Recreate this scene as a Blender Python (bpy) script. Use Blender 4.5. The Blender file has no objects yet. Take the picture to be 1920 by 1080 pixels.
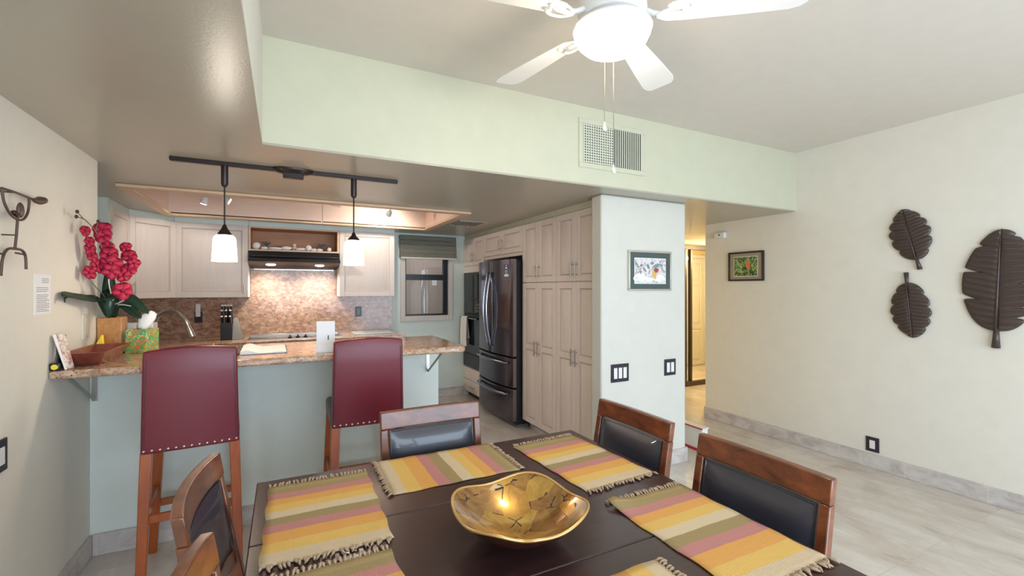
import bpy, bmesh, math, random
from mathutils import Vector, Matrix
PI = math.pi
random.seed(7)
C = bpy.context.scene.collection
SC = bpy.context.scene

# ------------------------------------------------------------------ camera, world, light, exposure
cam = bpy.data.cameras.new('camera'); cam.sensor_width = 36; cam.lens = 846.3/1920*36
cam.clip_start = 0.02
co = bpy.data.objects.new('camera', cam); C.objects.link(co)
co.location = (0, 0, 1.45); co.rotation_euler = (math.radians(90.06), 0, math.radians(-26.825))
SC.camera = co
SC.view_settings.view_transform = 'Standard'; SC.view_settings.look = 'None'
SC.view_settings.gamma = 1; SC.view_settings.use_curve_mapping = False
SC.view_settings.exposure = 0.12
w = bpy.data.worlds.new('world'); SC.world = w; w.use_nodes = True
w.node_tree.nodes['Background'].inputs[0].default_value = (0.62, 0.78, 1.0, 1)
w.node_tree.nodes['Background'].inputs[1].default_value = 1.6

def area(name, loc, rot, sx, sy, power, col, spread=PI):
    l = bpy.data.lights.new(name, 'AREA'); l.shape = 'RECTANGLE'; l.size = sx; l.size_y = sy
    l.energy = power; l.color = col; l.spread = spread
    o = bpy.data.objects.new(name, l); C.objects.link(o); o.location = loc; o.rotation_euler = rot
    return o
area('daylight', (1.7, -2.35, 1.15), (math.radians(90), 0, 0), 4.4, 2.1, 205, (0.72, 0.85, 1.0))
area('lanai_fill', (1.7, 6.9, 2.5), (0, 0, 0), 1.4, .5, 7, (1.0, 0.93, 0.86))  # added lamp with no fixture there; brightens the wall beyond the kitchen window

# ------------------------------------------------------------------ materials
def mat(name):
    m = bpy.data.materials.new(name); m.use_nodes = True
    n = m.node_tree.nodes; b = n['Principled BSDF']
    return m, n, m.node_tree.links, b
def c4(c): return (c[0], c[1], c[2], 1)
def coords(n, l, scale=(1, 1, 1), rot=(0, 0, 0), loc=(0, 0, 0), kind='Object'):
    t = n.new('ShaderNodeTexCoord'); mp = n.new('ShaderNodeMapping')
    mp.inputs['Scale'].default_value = scale; mp.inputs['Rotation'].default_value = rot
    mp.inputs['Location'].default_value = loc
    l.new(t.outputs[kind], mp.inputs[0]); return mp.outputs[0]
def noise(n, l, vec, scale, detail=4, rough=.55, dist=0):
    t = n.new('ShaderNodeTexNoise'); t.inputs['Scale'].default_value = scale
    t.inputs['Detail'].default_value = detail; t.inputs['Roughness'].default_value = rough
    t.inputs['Distortion'].default_value = dist
    l.new(vec, t.inputs['Vector']); return t.outputs['Fac']
def ramp(n, l, fac, stops, const=False):
    r = n.new('ShaderNodeValToRGB'); cr = r.color_ramp
    if const: cr.interpolation = 'CONSTANT'
    while len(cr.elements) < len(stops): cr.elements.new(0.5)
    for e, (p, c) in zip(cr.elements, stops): e.position = p; e.color = c4(c)
    l.new(fac, r.inputs[0]); return r.outputs[0]
def mixc(n, l, f, a, b, mode='MIX'):
    m = n.new('ShaderNodeMix'); m.data_type = 'RGBA'; m.blend_type = mode
    if isinstance(f, (int, float)): m.inputs[0].default_value = f
    else: l.new(f, m.inputs[0])
    for i, x in ((6, a), (7, b)):
        if isinstance(x, tuple): m.inputs[i].default_value = c4(x)
        else: l.new(x, m.inputs[i])
    return m.outputs[2]
def bump(n, l, b, h, strength=.1, dist=.01):
    bp = n.new('ShaderNodeBump'); bp.inputs['Strength'].default_value = strength
    bp.inputs['Distance'].default_value = dist
    l.new(h, bp.inputs['Height']); l.new(bp.outputs[0], b.inputs['Normal'])
def plain(name, col, rough=.5, metal=0, bumps=None, coat=0, spec=.5):
    m, n, l, b = mat(name); b.inputs['Base Color'].default_value = c4(col)
    b.inputs['Roughness'].default_value = rough; b.inputs['Metallic'].default_value = metal
    b.inputs['Coat Weight'].default_value = coat; b.inputs['Specular IOR Level'].default_value = spec
    v = coords(n, l)
    f = noise(n, l, v, 9, 3)
    c = mixc(n, l, f, tuple(x*.95 for x in col), tuple(min(1, x*1.05) for x in col))
    l.new(c, b.inputs['Base Color'])
    if bumps: bump(n, l, b, noise(n, l, v, bumps[0], 3), bumps[1], bumps[2])
    return m
def wood(name, c1, c2, scale=(1, 1, 1), rough=.4, coat=0, sc=6, dist=1.5, bmp=.05):
    m, n, l, b = mat(name)
    v = coords(n, l, scale)
    f = noise(n, l, v, sc, 6, .6, dist)
    c = ramp(n, l, f, [(.25, c1), (.75, c2)])
    l.new(c, b.inputs['Base Color']); b.inputs['Roughness'].default_value = rough
    b.inputs['Coat Weight'].default_value = coat; b.inputs['Coat Roughness'].default_value = .15
    bump(n, l, b, f, bmp, .004)
    return m
def glow(name, col, strength):
    m, n, l, b = mat(name)
    b.inputs['Base Color'].default_value = c4(col); b.inputs['Emission Color'].default_value = c4(col)
    b.inputs['Emission Strength'].default_value = strength; b.inputs['Roughness'].default_value = .3
    return m
M = {}
M['cream'] = plain('cream_paint', (.79, .75, .655), .6, bumps=(160, .12, .002))
M['mint'] = plain('mint_paint', (.68, .755, .695), .5, bumps=(160, .12, .002))
M['palemint'] = plain('pale_mint_paint', (.605, .60, .45), .5, bumps=(160, .12, .002))
M['barmint'] = plain('bar_wall_mint', (.77, .83, .765), .5, bumps=(160, .12, .002))
M['pillar'] = plain('off_white_paint', (.68, .67, .60), .6, bumps=(160, .12, .002))
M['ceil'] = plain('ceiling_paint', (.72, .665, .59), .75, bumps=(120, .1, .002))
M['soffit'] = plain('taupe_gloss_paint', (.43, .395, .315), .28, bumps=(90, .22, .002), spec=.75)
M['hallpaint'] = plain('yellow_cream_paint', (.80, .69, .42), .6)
M['white'] = plain('white_paint', (.82, .81, .78), .35)
M['paper'] = plain('paper_white', (.86, .86, .86), .7)
M['lid'] = plain('white_plastic', (.8, .8, .8), .3)
M['black'] = plain('black_plastic', (.012, .012, .014), .3)
M['darkplate'] = plain('bronze_switch_plate', (.025, .018, .03), .3)
M['ivory'] = plain('ivory_plastic', (.72, .68, .58), .35)
M['bronze'] = plain('oiled_bronze', (.035, .025, .025), .35, .6)
M['bronzeframe'] = plain('bronze_aluminium', (.07, .05, .035), .4, .3)
M['nickel'] = plain('brushed_nickel', (.50, .47, .43), .3, 1)
M['chainmetal'] = plain('bead_chain', (.22, .20, .17), .5, .6)
M['chrome'] = plain('chrome', (.72, .74, .76), .16, 1)
M['casing'] = plain('window_casing', (.68, .61, .56), .5)
M['pantry'] = wood('pickled_maple', (.76, .645, .57), (.81, .71, .64), (6, 6, .7), .42, sc=5, dist=.6)
M['uppers'] = wood('pickled_maple_pale', (.66, .58, .515), (.72, .64, .58), (6, 6, .7), .42, sc=5, dist=.6)
M['glaze'] = plain('cabinet_glaze', (.58, .475, .40), .5)
M['edge'] = plain('cabinet_gap', (.30, .23, .18), .6)
M['maple'] = wood('blond_maple', (.66, .44, .27), (.76, .55, .36), (.8, 6, 6), .4, sc=4)
M['pinkmaple'] = wood('pink_maple', (.80, .58, .46), (.86, .67, .55), (1, 1, 5), .4, sc=3)
M['niche'] = wood('niche_wood', (.42, .19, .09), (.52, .26, .13), (1, 5, 8), .5, sc=3)
M['espresso'] = wood('espresso_wood', (.030, .013, .013), (.062, .028, .027), (.6, 7, 7), .3, coat=.4, sc=5, bmp=.02)
M['chairwood'] = wood('cherry_brown_wood', (.035, .010, .007), (.30, .085, .026), (2.2, 2.2, 4), .28, coat=.5, sc=2.6, bmp=.02)
M['stoolwood'] = wood('amber_wood', (.30, .052, .007), (.46, .105, .014), (4, 4, .6), .3, coat=.3, sc=5, bmp=.02)
M['vasewood'] = wood('vase_wood', (.42, .17, .045), (.66, .34, .11), (2.2, 2.2, 1), .35, sc=9, dist=3)
M['vasedark'] = wood('vase_wood_dark', (.34, .12, .03), (.56, .26, .08), (2, 2, 1), .35, sc=9, dist=3)
M['traywood'] = wood('red_lacquer_wood', (.17, .035, .025), (.30, .075, .045), (2, .5, 2), .22, coat=.5, sc=6)
M['blackleather'] = plain('black_leather', (.026, .027, .042), .36, bumps=(220, .15, .001), coat=.35, spec=.8)  # blue in the base colour stands in for window reflections on the leather
M['redleather'] = plain('burgundy_leather', (.17, .014, .026), .36, bumps=(260, .12, .001))
M['seatleather'] = plain('plum_brown_leather', (.085, .045, .05), .4, bumps=(260, .12, .001))
M['bracketpaint'] = plain('grey_green_metal', (.33, .36, .31), .45, .3)
M['brass'] = plain('antique_nail', (.72, .60, .50), .25, 1)
M['red'] = plain('red_edge', (.50, .03, .05), .5)
M['yellow'] = plain('yellow_cloth', (.90, .68, .04), .7)
M['leaf'] = plain('dark_green_leaf', (.014, .045, .028), .28, bumps=(60, .2, .002))
M['petal'] = plain('crimson_petal', (.42, .006, .045), .6, bumps=(60, .2, .002))
M['petalcore'] = plain('petal_core', (.30, .004, .04), .6)
M['stem'] = plain('grey_green_stem', (.18, .17, .11), .5)
M['bud'] = plain('dark_bud', (.07, .02, .02), .5)
M['metalart'] = plain('patina_iron', (.13, .085, .07), .5, .5, bumps=(90, .6, .003))
M['leafart'] = plain('carved_dark_wood', (.060, .038, .032), .30, bumps=(35, .35, .004))
M['fanwhite'] = plain('fan_white', (.84, .83, .80), .4)
M['fridge'] = plain('black_stainless', (.14, .125, .145), .17, .95)
M['fridgeedge'] = plain('black_stainless_edge', (.26, .22, .22), .28, .9)
M['fridgeside'] = plain('fridge_black_case', (.012, .012, .016), .4)
M['fridgehandle'] = plain('dark_steel_handle', (.30, .30, .34), .18, 1)
M['ovenglass'] = plain('oven_black_glass', (.010, .013, .014), .06, 0)
M['towel'] = plain('white_towel', (.83, .80, .74), .9, bumps=(120, .4, .004))
M['capglint'] = plain('glint_steel', (.80, .80, .82), .35, .3)  # near-white, barely metallic colour paints the glints on the knife caps
M['greyblock'] = plain('grey_block', (.22, .21, .20), .35, .3)
M['lanai'] = plain('lanai_wall', (.46, .36, .30), .7)
M['shell'] = plain('white_shell', (.82, .80, .78), .5, bumps=(60, .5, .004))
M['greygreen'] = plain('dusty_green', (.12, .16, .15), .7)
M['register'] = plain('register_paint', (.68, .70, .58), .45)
M['dark'] = plain('duct_dark', (.05, .045, .035), .8)
M['glassy'] = plain('pale_glass_board', (.62, .74, .76), .08)
M['hinge'] = M['dark']

def mk_granite(name, tint, bright=1.0, rough=.12, fine=1.0):
    m, n, l, b = mat(name)
    v = coords(n, l, (1, 1, 1.6))
    big = noise(n, l, v, 2.6, 5, .6, 1.2)
    c = ramp(n, l, big, [(.28, (.19*bright, .15*bright, .15*bright)), (.42, (.40*bright, .25*bright, .19*bright)),
                         (.55, (.50*bright, .34*bright, .23*bright)), (.72, (.36*bright, .32*bright, .30*bright))])
    mid = noise(n, l, v, 26*fine, 6, .7, .5)
    c2 = ramp(n, l, mid, [(.36, (.13, .075, .06)), (.48, (.42*bright, .26*bright, .17*bright)), (.60, (.66*bright, .53*bright, .40*bright))])
    c = mixc(n, l, .55, c, c2)
    sp = noise(n, l, v, 75*fine, 3, .8)
    dark = ramp(n, l, sp, [(.0, (1, 1, 1)), (.585, (1, 1, 1)), (.64, (0.10, .085, .09))])
    c = mixc(n, l, 1.0, c, dark, 'MULTIPLY')
    c = mixc(n, l, 1.0, c, tint, 'MULTIPLY')
    l.new(c, b.inputs['Base Color']); b.inputs['Roughness'].default_value = rough
    return m
M['granite'] = mk_granite('bar_granite', (1.0, .93, .86), 1.15, .10)
M['splash'] = mk_granite('splash_granite', (.90, .83, .84), 1.08, .16, .8)

def mk_tile(name, grout_w=.006, size=.458, off=(2.99, 1.2), rough=.22, vertical=None):
    m, n, l, b = mat(name)
    t = n.new('ShaderNodeTexCoord'); mp = n.new('ShaderNodeMapping')
    mp.inputs['Location'].default_value = (-off[0]/size, -off[1]/size, 0)
    mp.inputs['Scale'].default_value = (1/size, 1/size, 1/size)
    l.new(t.outputs['Object'], mp.inputs[0])
    br = n.new('ShaderNodeTexBrick'); br.offset = 0; br.squash = 1
    br.inputs['Scale'].default_value = 1; br.inputs['Mortar Size'].default_value = grout_w
    br.inputs['Mortar Smooth'].default_value = .2
    br.inputs['Brick Width'].default_value = 1; br.inputs['Row Height'].default_value = 1
    br.inputs['Color1'].default_value = (.0, .0, .0, 1); br.inputs['Color2'].default_value = (1, 1, 1, 1)
    br.inputs['Mortar'].default_value = (.5, .5, .5, 1)
    l.new(mp.outputs[0], br.inputs['Vector'])
    v = coords(n, l, (2.4, 1.0, 2))
    big = noise(n, l, v, 2.2, 8, .68, .25)
    c = ramp(n, l, big, [(.26, (.46, .38, .31)), (.42, (.64, .57, .50)), (.58, (.73, .68, .61)), (.75, (.80, .76, .70))])
    v2 = coords(n, l, (3.2, 1, 2), (0, 0, .12))
    pit = noise(n, l, v2, 34, 4, .7, .3)
    c = mixc(n, l, 1.0, c, ramp(n, l, pit, [(.0, (1, 1, 1)), (.62, (1, 1, 1)), (.72, (.72, .66, .58))]), 'MULTIPLY')
    tone = ramp(n, l, br.outputs['Color'], [(0, (.88, .86, .84)), (1, (1.0, 1.0, 1.0))])
    c = mixc(n, l, 1.0, c, tone, 'MULTIPLY')
    c = mixc(n, l, br.outputs['Fac'], c, (.60, .53, .44))
    l.new(c, b.inputs['Base Color']); b.inputs['Roughness'].default_value = rough
    inv = n.new('ShaderNodeMath'); inv.operation = 'SUBTRACT'; inv.inputs[0].default_value = 1
    l.new(br.outputs['Fac'], inv.inputs[1]); bump(n, l, b, inv.outputs[0], .25, .004)
    return m
M['tile'] = mk_tile('travertine_floor')
def mk_basetile(name):
    m, n, l, b = mat(name)
    v = coords(n, l, (1.5, 1.5, 3))
    f = noise(n, l, v, 4, 7, .65, .8)
    c = ramp(n, l, f, [(.3, (.42, .36, .34)), (.5, (.58, .53, .50)), (.7, (.70, .66, .63))])
    # vertical joints along whichever axis the board runs
    t = n.new('ShaderNodeTexCoord'); sep = n.new('ShaderNodeSeparateXYZ'); l.new(t.outputs['Object'], sep.inputs[0])
    add = n.new('ShaderNodeMath'); add.operation = 'ADD'; l.new(sep.outputs[0], add.inputs[0]); l.new(sep.outputs[1], add.inputs[1])
    dv = n.new('ShaderNodeMath'); dv.operation = 'DIVIDE'; l.new(add.outputs[0], dv.inputs[0]); dv.inputs[1].default_value = .458
    fr = n.new('ShaderNodeMath'); fr.operation = 'FRACT'; l.new(dv.outputs[0], fr.inputs[0])
    lt = n.new('ShaderNodeMath'); lt.operation = 'LESS_THAN'; l.new(fr.outputs[0], lt.inputs[0]); lt.inputs[1].default_value = .012
    c = mixc(n, l, lt.outputs[0], c, (.66, .60, .54))
    l.new(c, b.inputs['Base Color']); b.inputs['Roughness'].default_value = .4
    return m
M['basetile'] = mk_basetile('travertine_skirting')

def mk_mat_weave():
    m, n, l, b = mat('woven_stripes')
    t = n.new('ShaderNodeTexCoord'); sep = n.new('ShaderNodeSeparateXYZ'); l.new(t.outputs['Object'], sep.inputs[0])
    wob = noise(n, l, t.outputs['Object'], 14, 2)
    a = n.new('ShaderNodeMath'); a.operation = 'MULTIPLY_ADD'; l.new(sep.outputs[1], a.inputs[0])
    a.inputs[1].default_value = 1/.50; a.inputs[2].default_value = .5
    a2 = n.new('ShaderNodeMath'); a2.operation = 'MULTIPLY_ADD'; l.new(wob, a2.inputs[0]); a2.inputs[1].default_value = .02
    l.new(a.outputs[0], a2.inputs[2])
    sub = n.new('ShaderNodeMath'); sub.operation = 'SUBTRACT'; l.new(a2.outputs[0], sub.inputs[0]); sub.inputs[1].default_value = .01
    tan = (.76, .61, .42); yel = (.86, .57, .18); ora = (.84, .44, .14); pin = (.62, .29, .27); oli = (.43, .33, .17); cre = (.78, .64, .44)
    stops = [(0, tan), (.115, yel), (.215, ora), (.33, pin), (.42, oli), (.51, cre), (.60, yel), (.69, ora), (.775, pin), (.86, oli), (.93, (.48, .37, .19))]
    c = ramp(n, l, sub.outputs[0], stops, True)
    f1 = n.new('ShaderNodeTexWave'); f1.bands_direction = 'Y'; f1.inputs['Scale'].default_value = 60
    f1.inputs['Distortion'].default_value = 2; f1.inputs['Detail'].default_value = 2
    l.new(t.outputs['Object'], f1.inputs['Vector'])
    f2 = n.new('ShaderNodeTexWave'); f2.bands_direction = 'X'; f2.inputs['Scale'].default_value = 110
    f2.inputs['Distortion'].default_value = 1; l.new(t.outputs['Object'], f2.inputs['Vector'])
    mul = n.new('ShaderNodeMath'); mul.operation = 'MULTIPLY'; l.new(f1.outputs['Fac'], mul.inputs[0]); l.new(f2.outputs['Fac'], mul.inputs[1])
    c = mixc(n, l, .22, c, ramp(n, l, f1.outputs['Fac'], [(0, (.35, .28, .18)), (1, (1, 1, 1))]), 'MULTIPLY')
    l.new(c, b.inputs['Base Color']); b.inputs['Roughness'].default_value = .9
    b.inputs['Specular IOR Level'].default_value = .1
    bump(n, l, b, mul.outputs[0], .5, .002)
    return m
M['weave'] = mk_mat_weave()
M['fringe'] = plain('fringe_yarn', (.46, .33, .22), .9, bumps=(200, .5, .003))

def mk_gold():
    m, n, l, b = mat('gold_shell_mosaic')
    v = coords(n, l, (1, 1, 1))
    wv = n.new('ShaderNodeTexVoronoi'); wv.feature = 'F1'; wv.inputs['Scale'].default_value = 13; l.new(v, wv.inputs['Vector'])
    sp = n.new('ShaderNodeSeparateColor'); l.new(wv.outputs['Color'], sp.inputs[0])
    c = ramp(n, l, sp.outputs[0], [(0, (.30, .11, .02)), (.2, (.62, .32, .05)), (.42, (.34, .15, .05)), (.6, (.70, .42, .07)), (.75, (.42, .22, .07)), (.86, (.58, .52, .40))], True)
    sm = noise(n, l, v, 22, 4, .6, 1)
    c = mixc(n, l, .40, c, ramp(n, l, sm, [(.3, (.16, .055, .015)), (.6, (.72, .42, .10))]))
    e = n.new('ShaderNodeTexVoronoi'); e.feature = 'DISTANCE_TO_EDGE'; e.inputs['Scale'].default_value = 13; l.new(v, e.inputs['Vector'])
    ln = ramp(n, l, e.outputs['Distance'], [(0, (1, 1, 1)), (.014, (1, 1, 1)), (.022, (0, 0, 0))])
    chip = noise(n, l, v, 30, 2, .5)
    gate = ramp(n, l, chip, [(.525, (0, 0, 0)), (.56, (1, 1, 1))])
    dk = mixc(n, l, 1.0, ln, gate, 'MULTIPLY')
    c = mixc(n, l, dk, c, (.02, .012, .01))
    l.new(c, b.inputs['Base Color']); b.inputs['Metallic'].default_value = .75
    b.inputs['Roughness'].default_value = .28; b.inputs['Coat Weight'].default_value = 1; b.inputs['Coat Roughness'].default_value = .05
    return m
M['gold'] = mk_gold()
M['goldrim'] = plain('gold_rim', (.72, .46, .16), .3, .7, coat=.5)
M['bowlout'] = plain('bowl_underside', (.05, .015, .008), .12, coat=1)

def mk_floral(name, c_bg, spots):
    m, n, l, b = mat(name)
    v = coords(n, l)
    wv = n.new('ShaderNodeTexVoronoi'); wv.inputs['Scale'].default_value = 30; l.new(v, wv.inputs['Vector'])
    sp = n.new('ShaderNodeSeparateColor'); l.new(wv.outputs['Color'], sp.inputs[0])
    c = ramp(n, l, sp.outputs[0], spots, True)
    nn = noise(n, l, v, 55, 2, .5, 1.5)
    c = mixc(n, l, ramp(n, l, nn, [(.48, (0, 0, 0)), (.52, (1, 1, 1))]), c, c_bg)
    l.new(c, b.inputs['Base Color']); b.inputs['Roughness'].default_value = .5
    return m
M['floral'] = mk_floral('floral_card', (.12, .42, .22), [(0, (.75, .50, .06)), (.3, (.80, .25, .05)), (.5, (.35, .48, .08)), (.7, (.80, .74, .20)), (.85, (.20, .30, .10))])
def mk_shade():
    m, n, l, b = mat('woven_shade')
    v = coords(n, l, (1, 1, 1))
    wv = n.new('ShaderNodeTexWave'); wv.bands_direction = 'Z'; wv.inputs['Scale'].default_value = 26
    wv.inputs['Distortion'].default_value = 6; wv.inputs['Detail'].default_value = 3; wv.inputs['Detail Scale'].default_value = .6
    l.new(v, wv.inputs['Vector'])
    c = ramp(n, l, wv.outputs['Fac'], [(.2, (.05, .055, .045)), (.6, (.15, .155, .12)), (.92, (.42, .40, .32))])
    l.new(c, b.inputs['Base Color']); b.inputs['Roughness'].default_value = .9
    return m
M['romanshade'] = mk_shade()
def mk_pane():
    m, n, l, b = mat('window_pane'); n.remove(b)
    tr = n.new('ShaderNodeBsdfTransparent'); gl = n.new('ShaderNodeBsdfGlossy'); gl.inputs['Roughness'].default_value = .02
    mx = n.new('ShaderNodeMixShader'); mx.inputs[0].default_value = .08
    l.new(tr.outputs[0], mx.inputs[1]); l.new(gl.outputs[0], mx.inputs[2]); l.new(mx.outputs[0], n['Material Output'].inputs[0])
    return m
M['pane'] = mk_pane()
m_, n_, l_, b_ = mat('mirror'); b_.inputs['Metallic'].default_value = 1; b_.inputs['Roughness'].default_value = .02
b_.inputs['Base Color'].default_value = (.92, .90, .84, 1); M['mirror'] = m_
M['globe'] = glow('lit_alabaster_glass', (1.0, .93, .82), 9)
M['pendantglass'] = glow('lit_pendant_glass', (1.0, .90, .76), 8)
M['bulb'] = glow('lit_lens', (1.0, .95, .88), 25)
M['halllamp'] = glow('lit_hall_dome', (1.0, .78, .42), 14)
M['print_flower'] = None
def art(name, stops, scale):
    m, n, l, b = mat(name); v = coords(n, l)
    f = noise(n, l, v, scale, 3, .6, 1.5)
    l.new(ramp(n, l, f, stops), b.inputs['Base Color']); b.inputs['Roughness'].default_value = .35
    return m
M['art1'] = art('watercolour', [(.30, (.16, .22, .24)), (.42, (.50, .42, .42)), (.50, (.74, .72, .72)), (.62, (.78, .76, .75)), (.75, (.55, .42, .45))], 26)
M['art2'] = art('garden_print', [(.35, (.02, .03, .01)), (.48, (.05, .10, .03)), (.56, (.28, .42, .16)), (.7, (.45, .55, .30))], 30)
M['mat1'] = plain('slate_mat', (.07, .10, .10), .3)
M['mat2'] = plain('taupe_mat', (.35, .29, .23), .5)
M['silver'] = plain('silver_frame', (.66, .64, .58), .3, .8)
M['blackframe'] = plain('black_brown_frame', (.025, .016, .016), .35)
M['coral'] = plain('coral_ink', (.75, .20, .09), .5)
M['ochre'] = plain('ochre_ink', (.72, .45, .12), .5)
M['crimsonink'] = plain('crimson_ink', (.35, .07, .07), .5)
M['teal'] = plain('teal_ink', (.22, .30, .33), .5)
M['ink'] = plain('grey_ink', (.22, .22, .26), .7)
M['sticker'] = plain('navy_sticker', (.03, .06, .16), .4)
M['brochure'] = art('brochure_print', [(.35, (.35, .10, .07)), (.5, (.66, .50, .42)), (.6, (.80, .74, .68))], 30)

# ------------------------------------------------------------------ mesh helpers
def rootoff(o):
    v = Vector((0, 0, 0))
    while o is not None: v += o.location; o = o.parent
    return v
def obj(name, bm, m, parent=None, world=True, bevel=0, smooth=False, seg=2, angle=40):
    """world=True: vertices were written in room coordinates"""
    me = bpy.data.meshes.new(name); off = Vector((0, 0, 0))
    if parent is not None and world: off = rootoff(parent)
    elif parent is None and world:
        xs = [v.co for v in bm.verts]
        off = Vector(((min(v.x for v in xs)+max(v.x for v in xs))/2, (min(v.y for v in xs)+max(v.y for v in xs))/2, min(v.z for v in xs)))
        if m in KEEP: off = Vector((0, 0, 0))
    for v in bm.verts: v.co -= off
    bmesh.ops.recalc_face_normals(bm, faces=bm.faces)
    bm.to_mesh(me); bm.free()
    for mm in (m if isinstance(m, (list, tuple)) else [m]): me.materials.append(mm)
    o = bpy.data.objects.new(name, me); C.objects.link(o)
    if parent is not None: o.parent = parent
    else: o.location = off
    if bevel:
        b = o.modifiers.new('b', 'BEVEL'); b.width = bevel; b.segments = seg; b.limit_method = 'ANGLE'; b.angle_limit = math.radians(angle)
        b.harden_normals = False
    if smooth or bevel:
        for p in me.polygons: p.use_smooth = True
        if not smooth or smooth == 'auto':
            me.set_sharp_from_angle(angle=math.radians(35))
    return o
KEEP = [M['tile'], M['basetile'], M['granite'], M['splash'], M['soffit']]
def thing(name, label, cat, loc=(0, 0, 0), group=None, rotz=0):
    o = bpy.data.objects.new(name, None); C.objects.link(o); o.empty_display_size = .1
    o.location = loc; o.rotation_euler = (0, 0, rotz); o['label'] = label; o['category'] = cat
    if group: o['group'] = group
    return o
def tag(o, label, cat, group=None, kind=None):
    o['label'] = label; o['category'] = cat
    if group: o['group'] = group
    if kind: o['kind'] = kind
    return o
def struct(name, bm, m, label, cat, **k):
    o = obj(name, bm, m, **k); return tag(o, label, cat, kind='structure')
def lab(o, s): o['label'] = s; return o
def B(): return bmesh.new()
def box(bm, x0, x1, y0, y1, z0, z1, mi=0):
    vs = [bm.verts.new((x, y, z)) for x in (x0, x1) for y in (y0, y1) for z in (z0, z1)]
    fs = [(0, 1, 3, 2), (4, 6, 7, 5), (0, 4, 5, 1), (2, 3, 7, 6), (0, 2, 6, 4), (1, 5, 7, 3)]
    for f in fs:
        q = bm.faces.new([vs[i] for i in f]); q.material_index = mi
    return vs
def bx(*a): bm = B(); box(bm, *a); return bm
def prism(bm, pts, z0, z1):
    a = [bm.verts.new((x, y, z0)) for x, y in pts]; b = [bm.verts.new((x, y, z1)) for x, y in pts]
    bm.faces.new(a[::-1]); bm.faces.new(b)
    for i in range(len(pts)):
        j = (i+1) % len(pts); bm.faces.new((a[i], a[j], b[j], b[i]))
def rings(bm, rs, cap=True, closed=False):
    """rs: list of rings of points -> skin"""
    vr = [[bm.verts.new(p) for p in r] for r in rs]; n = len(rs[0])
    idx = list(range(len(vr)-1)) + ([-1] if closed else [])
    for i in idx:
        a, b = vr[i], vr[i+1]
        for k in range(n):
            j = (k+1) % n; bm.faces.new((a[k], a[j], b[j], b[k]))
    if cap and not closed: bm.faces.new(vr[0][::-1]); bm.faces.new(vr[-1])
    return vr
def tube(bm, pts, r, n=10, cap=True):
    pts = [Vector(p) for p in pts]; rs = []
    up = Vector((0, 0, 1)); prev = None
    for i, p in enumerate(pts):
        d = (pts[min(i+1, len(pts)-1)]-pts[max(i-1, 0)]).normalized()
        if prev is None:
            a = d.cross(up)
            if a.length < .1: a = d.cross(Vector((1, 0, 0)))
            a.normalize()
        else:
            a = (prev - d*prev.dot(d)).normalized()
        prev = a; b = d.cross(a).normalized()
        rr = r[i] if isinstance(r, (list, tuple)) else r
        rs.append([p+(a*math.cos(t)+b*math.sin(t))*rr for t in [2*PI*k/n for k in range(n)]])
    rings(bm, rs, cap)
def spline(pts, sub=6):
    P = [Vector(p) for p in pts]; out = []
    for i in range(len(P)-1):
        p0 = P[max(i-1, 0)]; p1 = P[i]; p2 = P[i+1]; p3 = P[min(i+2, len(P)-1)]
        for s in range(sub):
            t = s/sub
            out.append(.5*((2*p1)+(p2-p0)*t+(2*p0-5*p1+4*p2-p3)*t*t+(3*p1-p0-3*p2+p3)*t**3))
    out.append(P[-1]); return out
def lathe(bm, prof, cx=0, cy=0, n=32, cap=False):
    rings(bm, [[(cx+r*math.cos(2*PI*k/n), cy+r*math.sin(2*PI*k/n), z) for k in range(n)] for r, z in prof], cap)
def ball(bm, c, r, sz=(1, 1, 1), sub=2):
    ret = bmesh.ops.create_icosphere(bm, subdivisions=sub, radius=r)
    for v in ret['verts']: v.co = Vector((v.co.x*sz[0], v.co.y*sz[1], v.co.z*sz[2])) + Vector(c)
def bar(bm, p, q, w, d, ref=(0, 0, 1), w2=None, d2=None):
    """tapered rectangular bar p->q"""
    p, q = Vector(p), Vector(q); ax = (q-p).normalized(); ref = Vector(ref)
    a = ax.cross(ref)
    if a.length < 1e-3: a = ax.cross(Vector((0, 1, 0)))
    a.normalize(); b = ax.cross(a).normalized()
    w2 = w if w2 is None else w2; d2 = d if d2 is None else d2
    r = lambda c, ww, dd: [c+a*ww/2+b*dd/2, c-a*ww/2+b*dd/2, c-a*ww/2-b*dd/2, c+a*ww/2-b*dd/2]
    rings(bm, [r(p, w, d), r(q, w2, d2)])
def xform(bm, mtx): bmesh.ops.transform(bm, matrix=mtx, verts=bm.verts)
def frame_m(origin, u, n):
    """matrix from (u, n, z) local: x->u along face, y->-n (into), z up; face looks along n"""
    u = Vector(u).normalized(); n = Vector(n).normalized(); z = Vector((0, 0, 1))
    m = Matrix(((u.x, -n.x, z.x, origin[0]), (u.y, -n.y, z.y, origin[1]), (u.z, -n.z, z.z, origin[2]), (0, 0, 0, 1)))
    return m
def copytree(o, parent=None):
    c = o.copy(); C.objects.link(c); c.parent = parent
    for ch in list(o.children): copytree(ch, c)
    return c

# ------------------------------------------------------------------ room constants
XL, XR, HS, HC = -.935, 4.245, 2.165, 2.707
YB, XT, YW = 2.555, -.095, 5.82
# floor
struct('floor', bx(-2.2, 8.2, -2.3, 7.4, -.1, 0), M['tile'], 'beige travertine tile floor running through dining room, kitchen and hall', 'floor')
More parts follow.
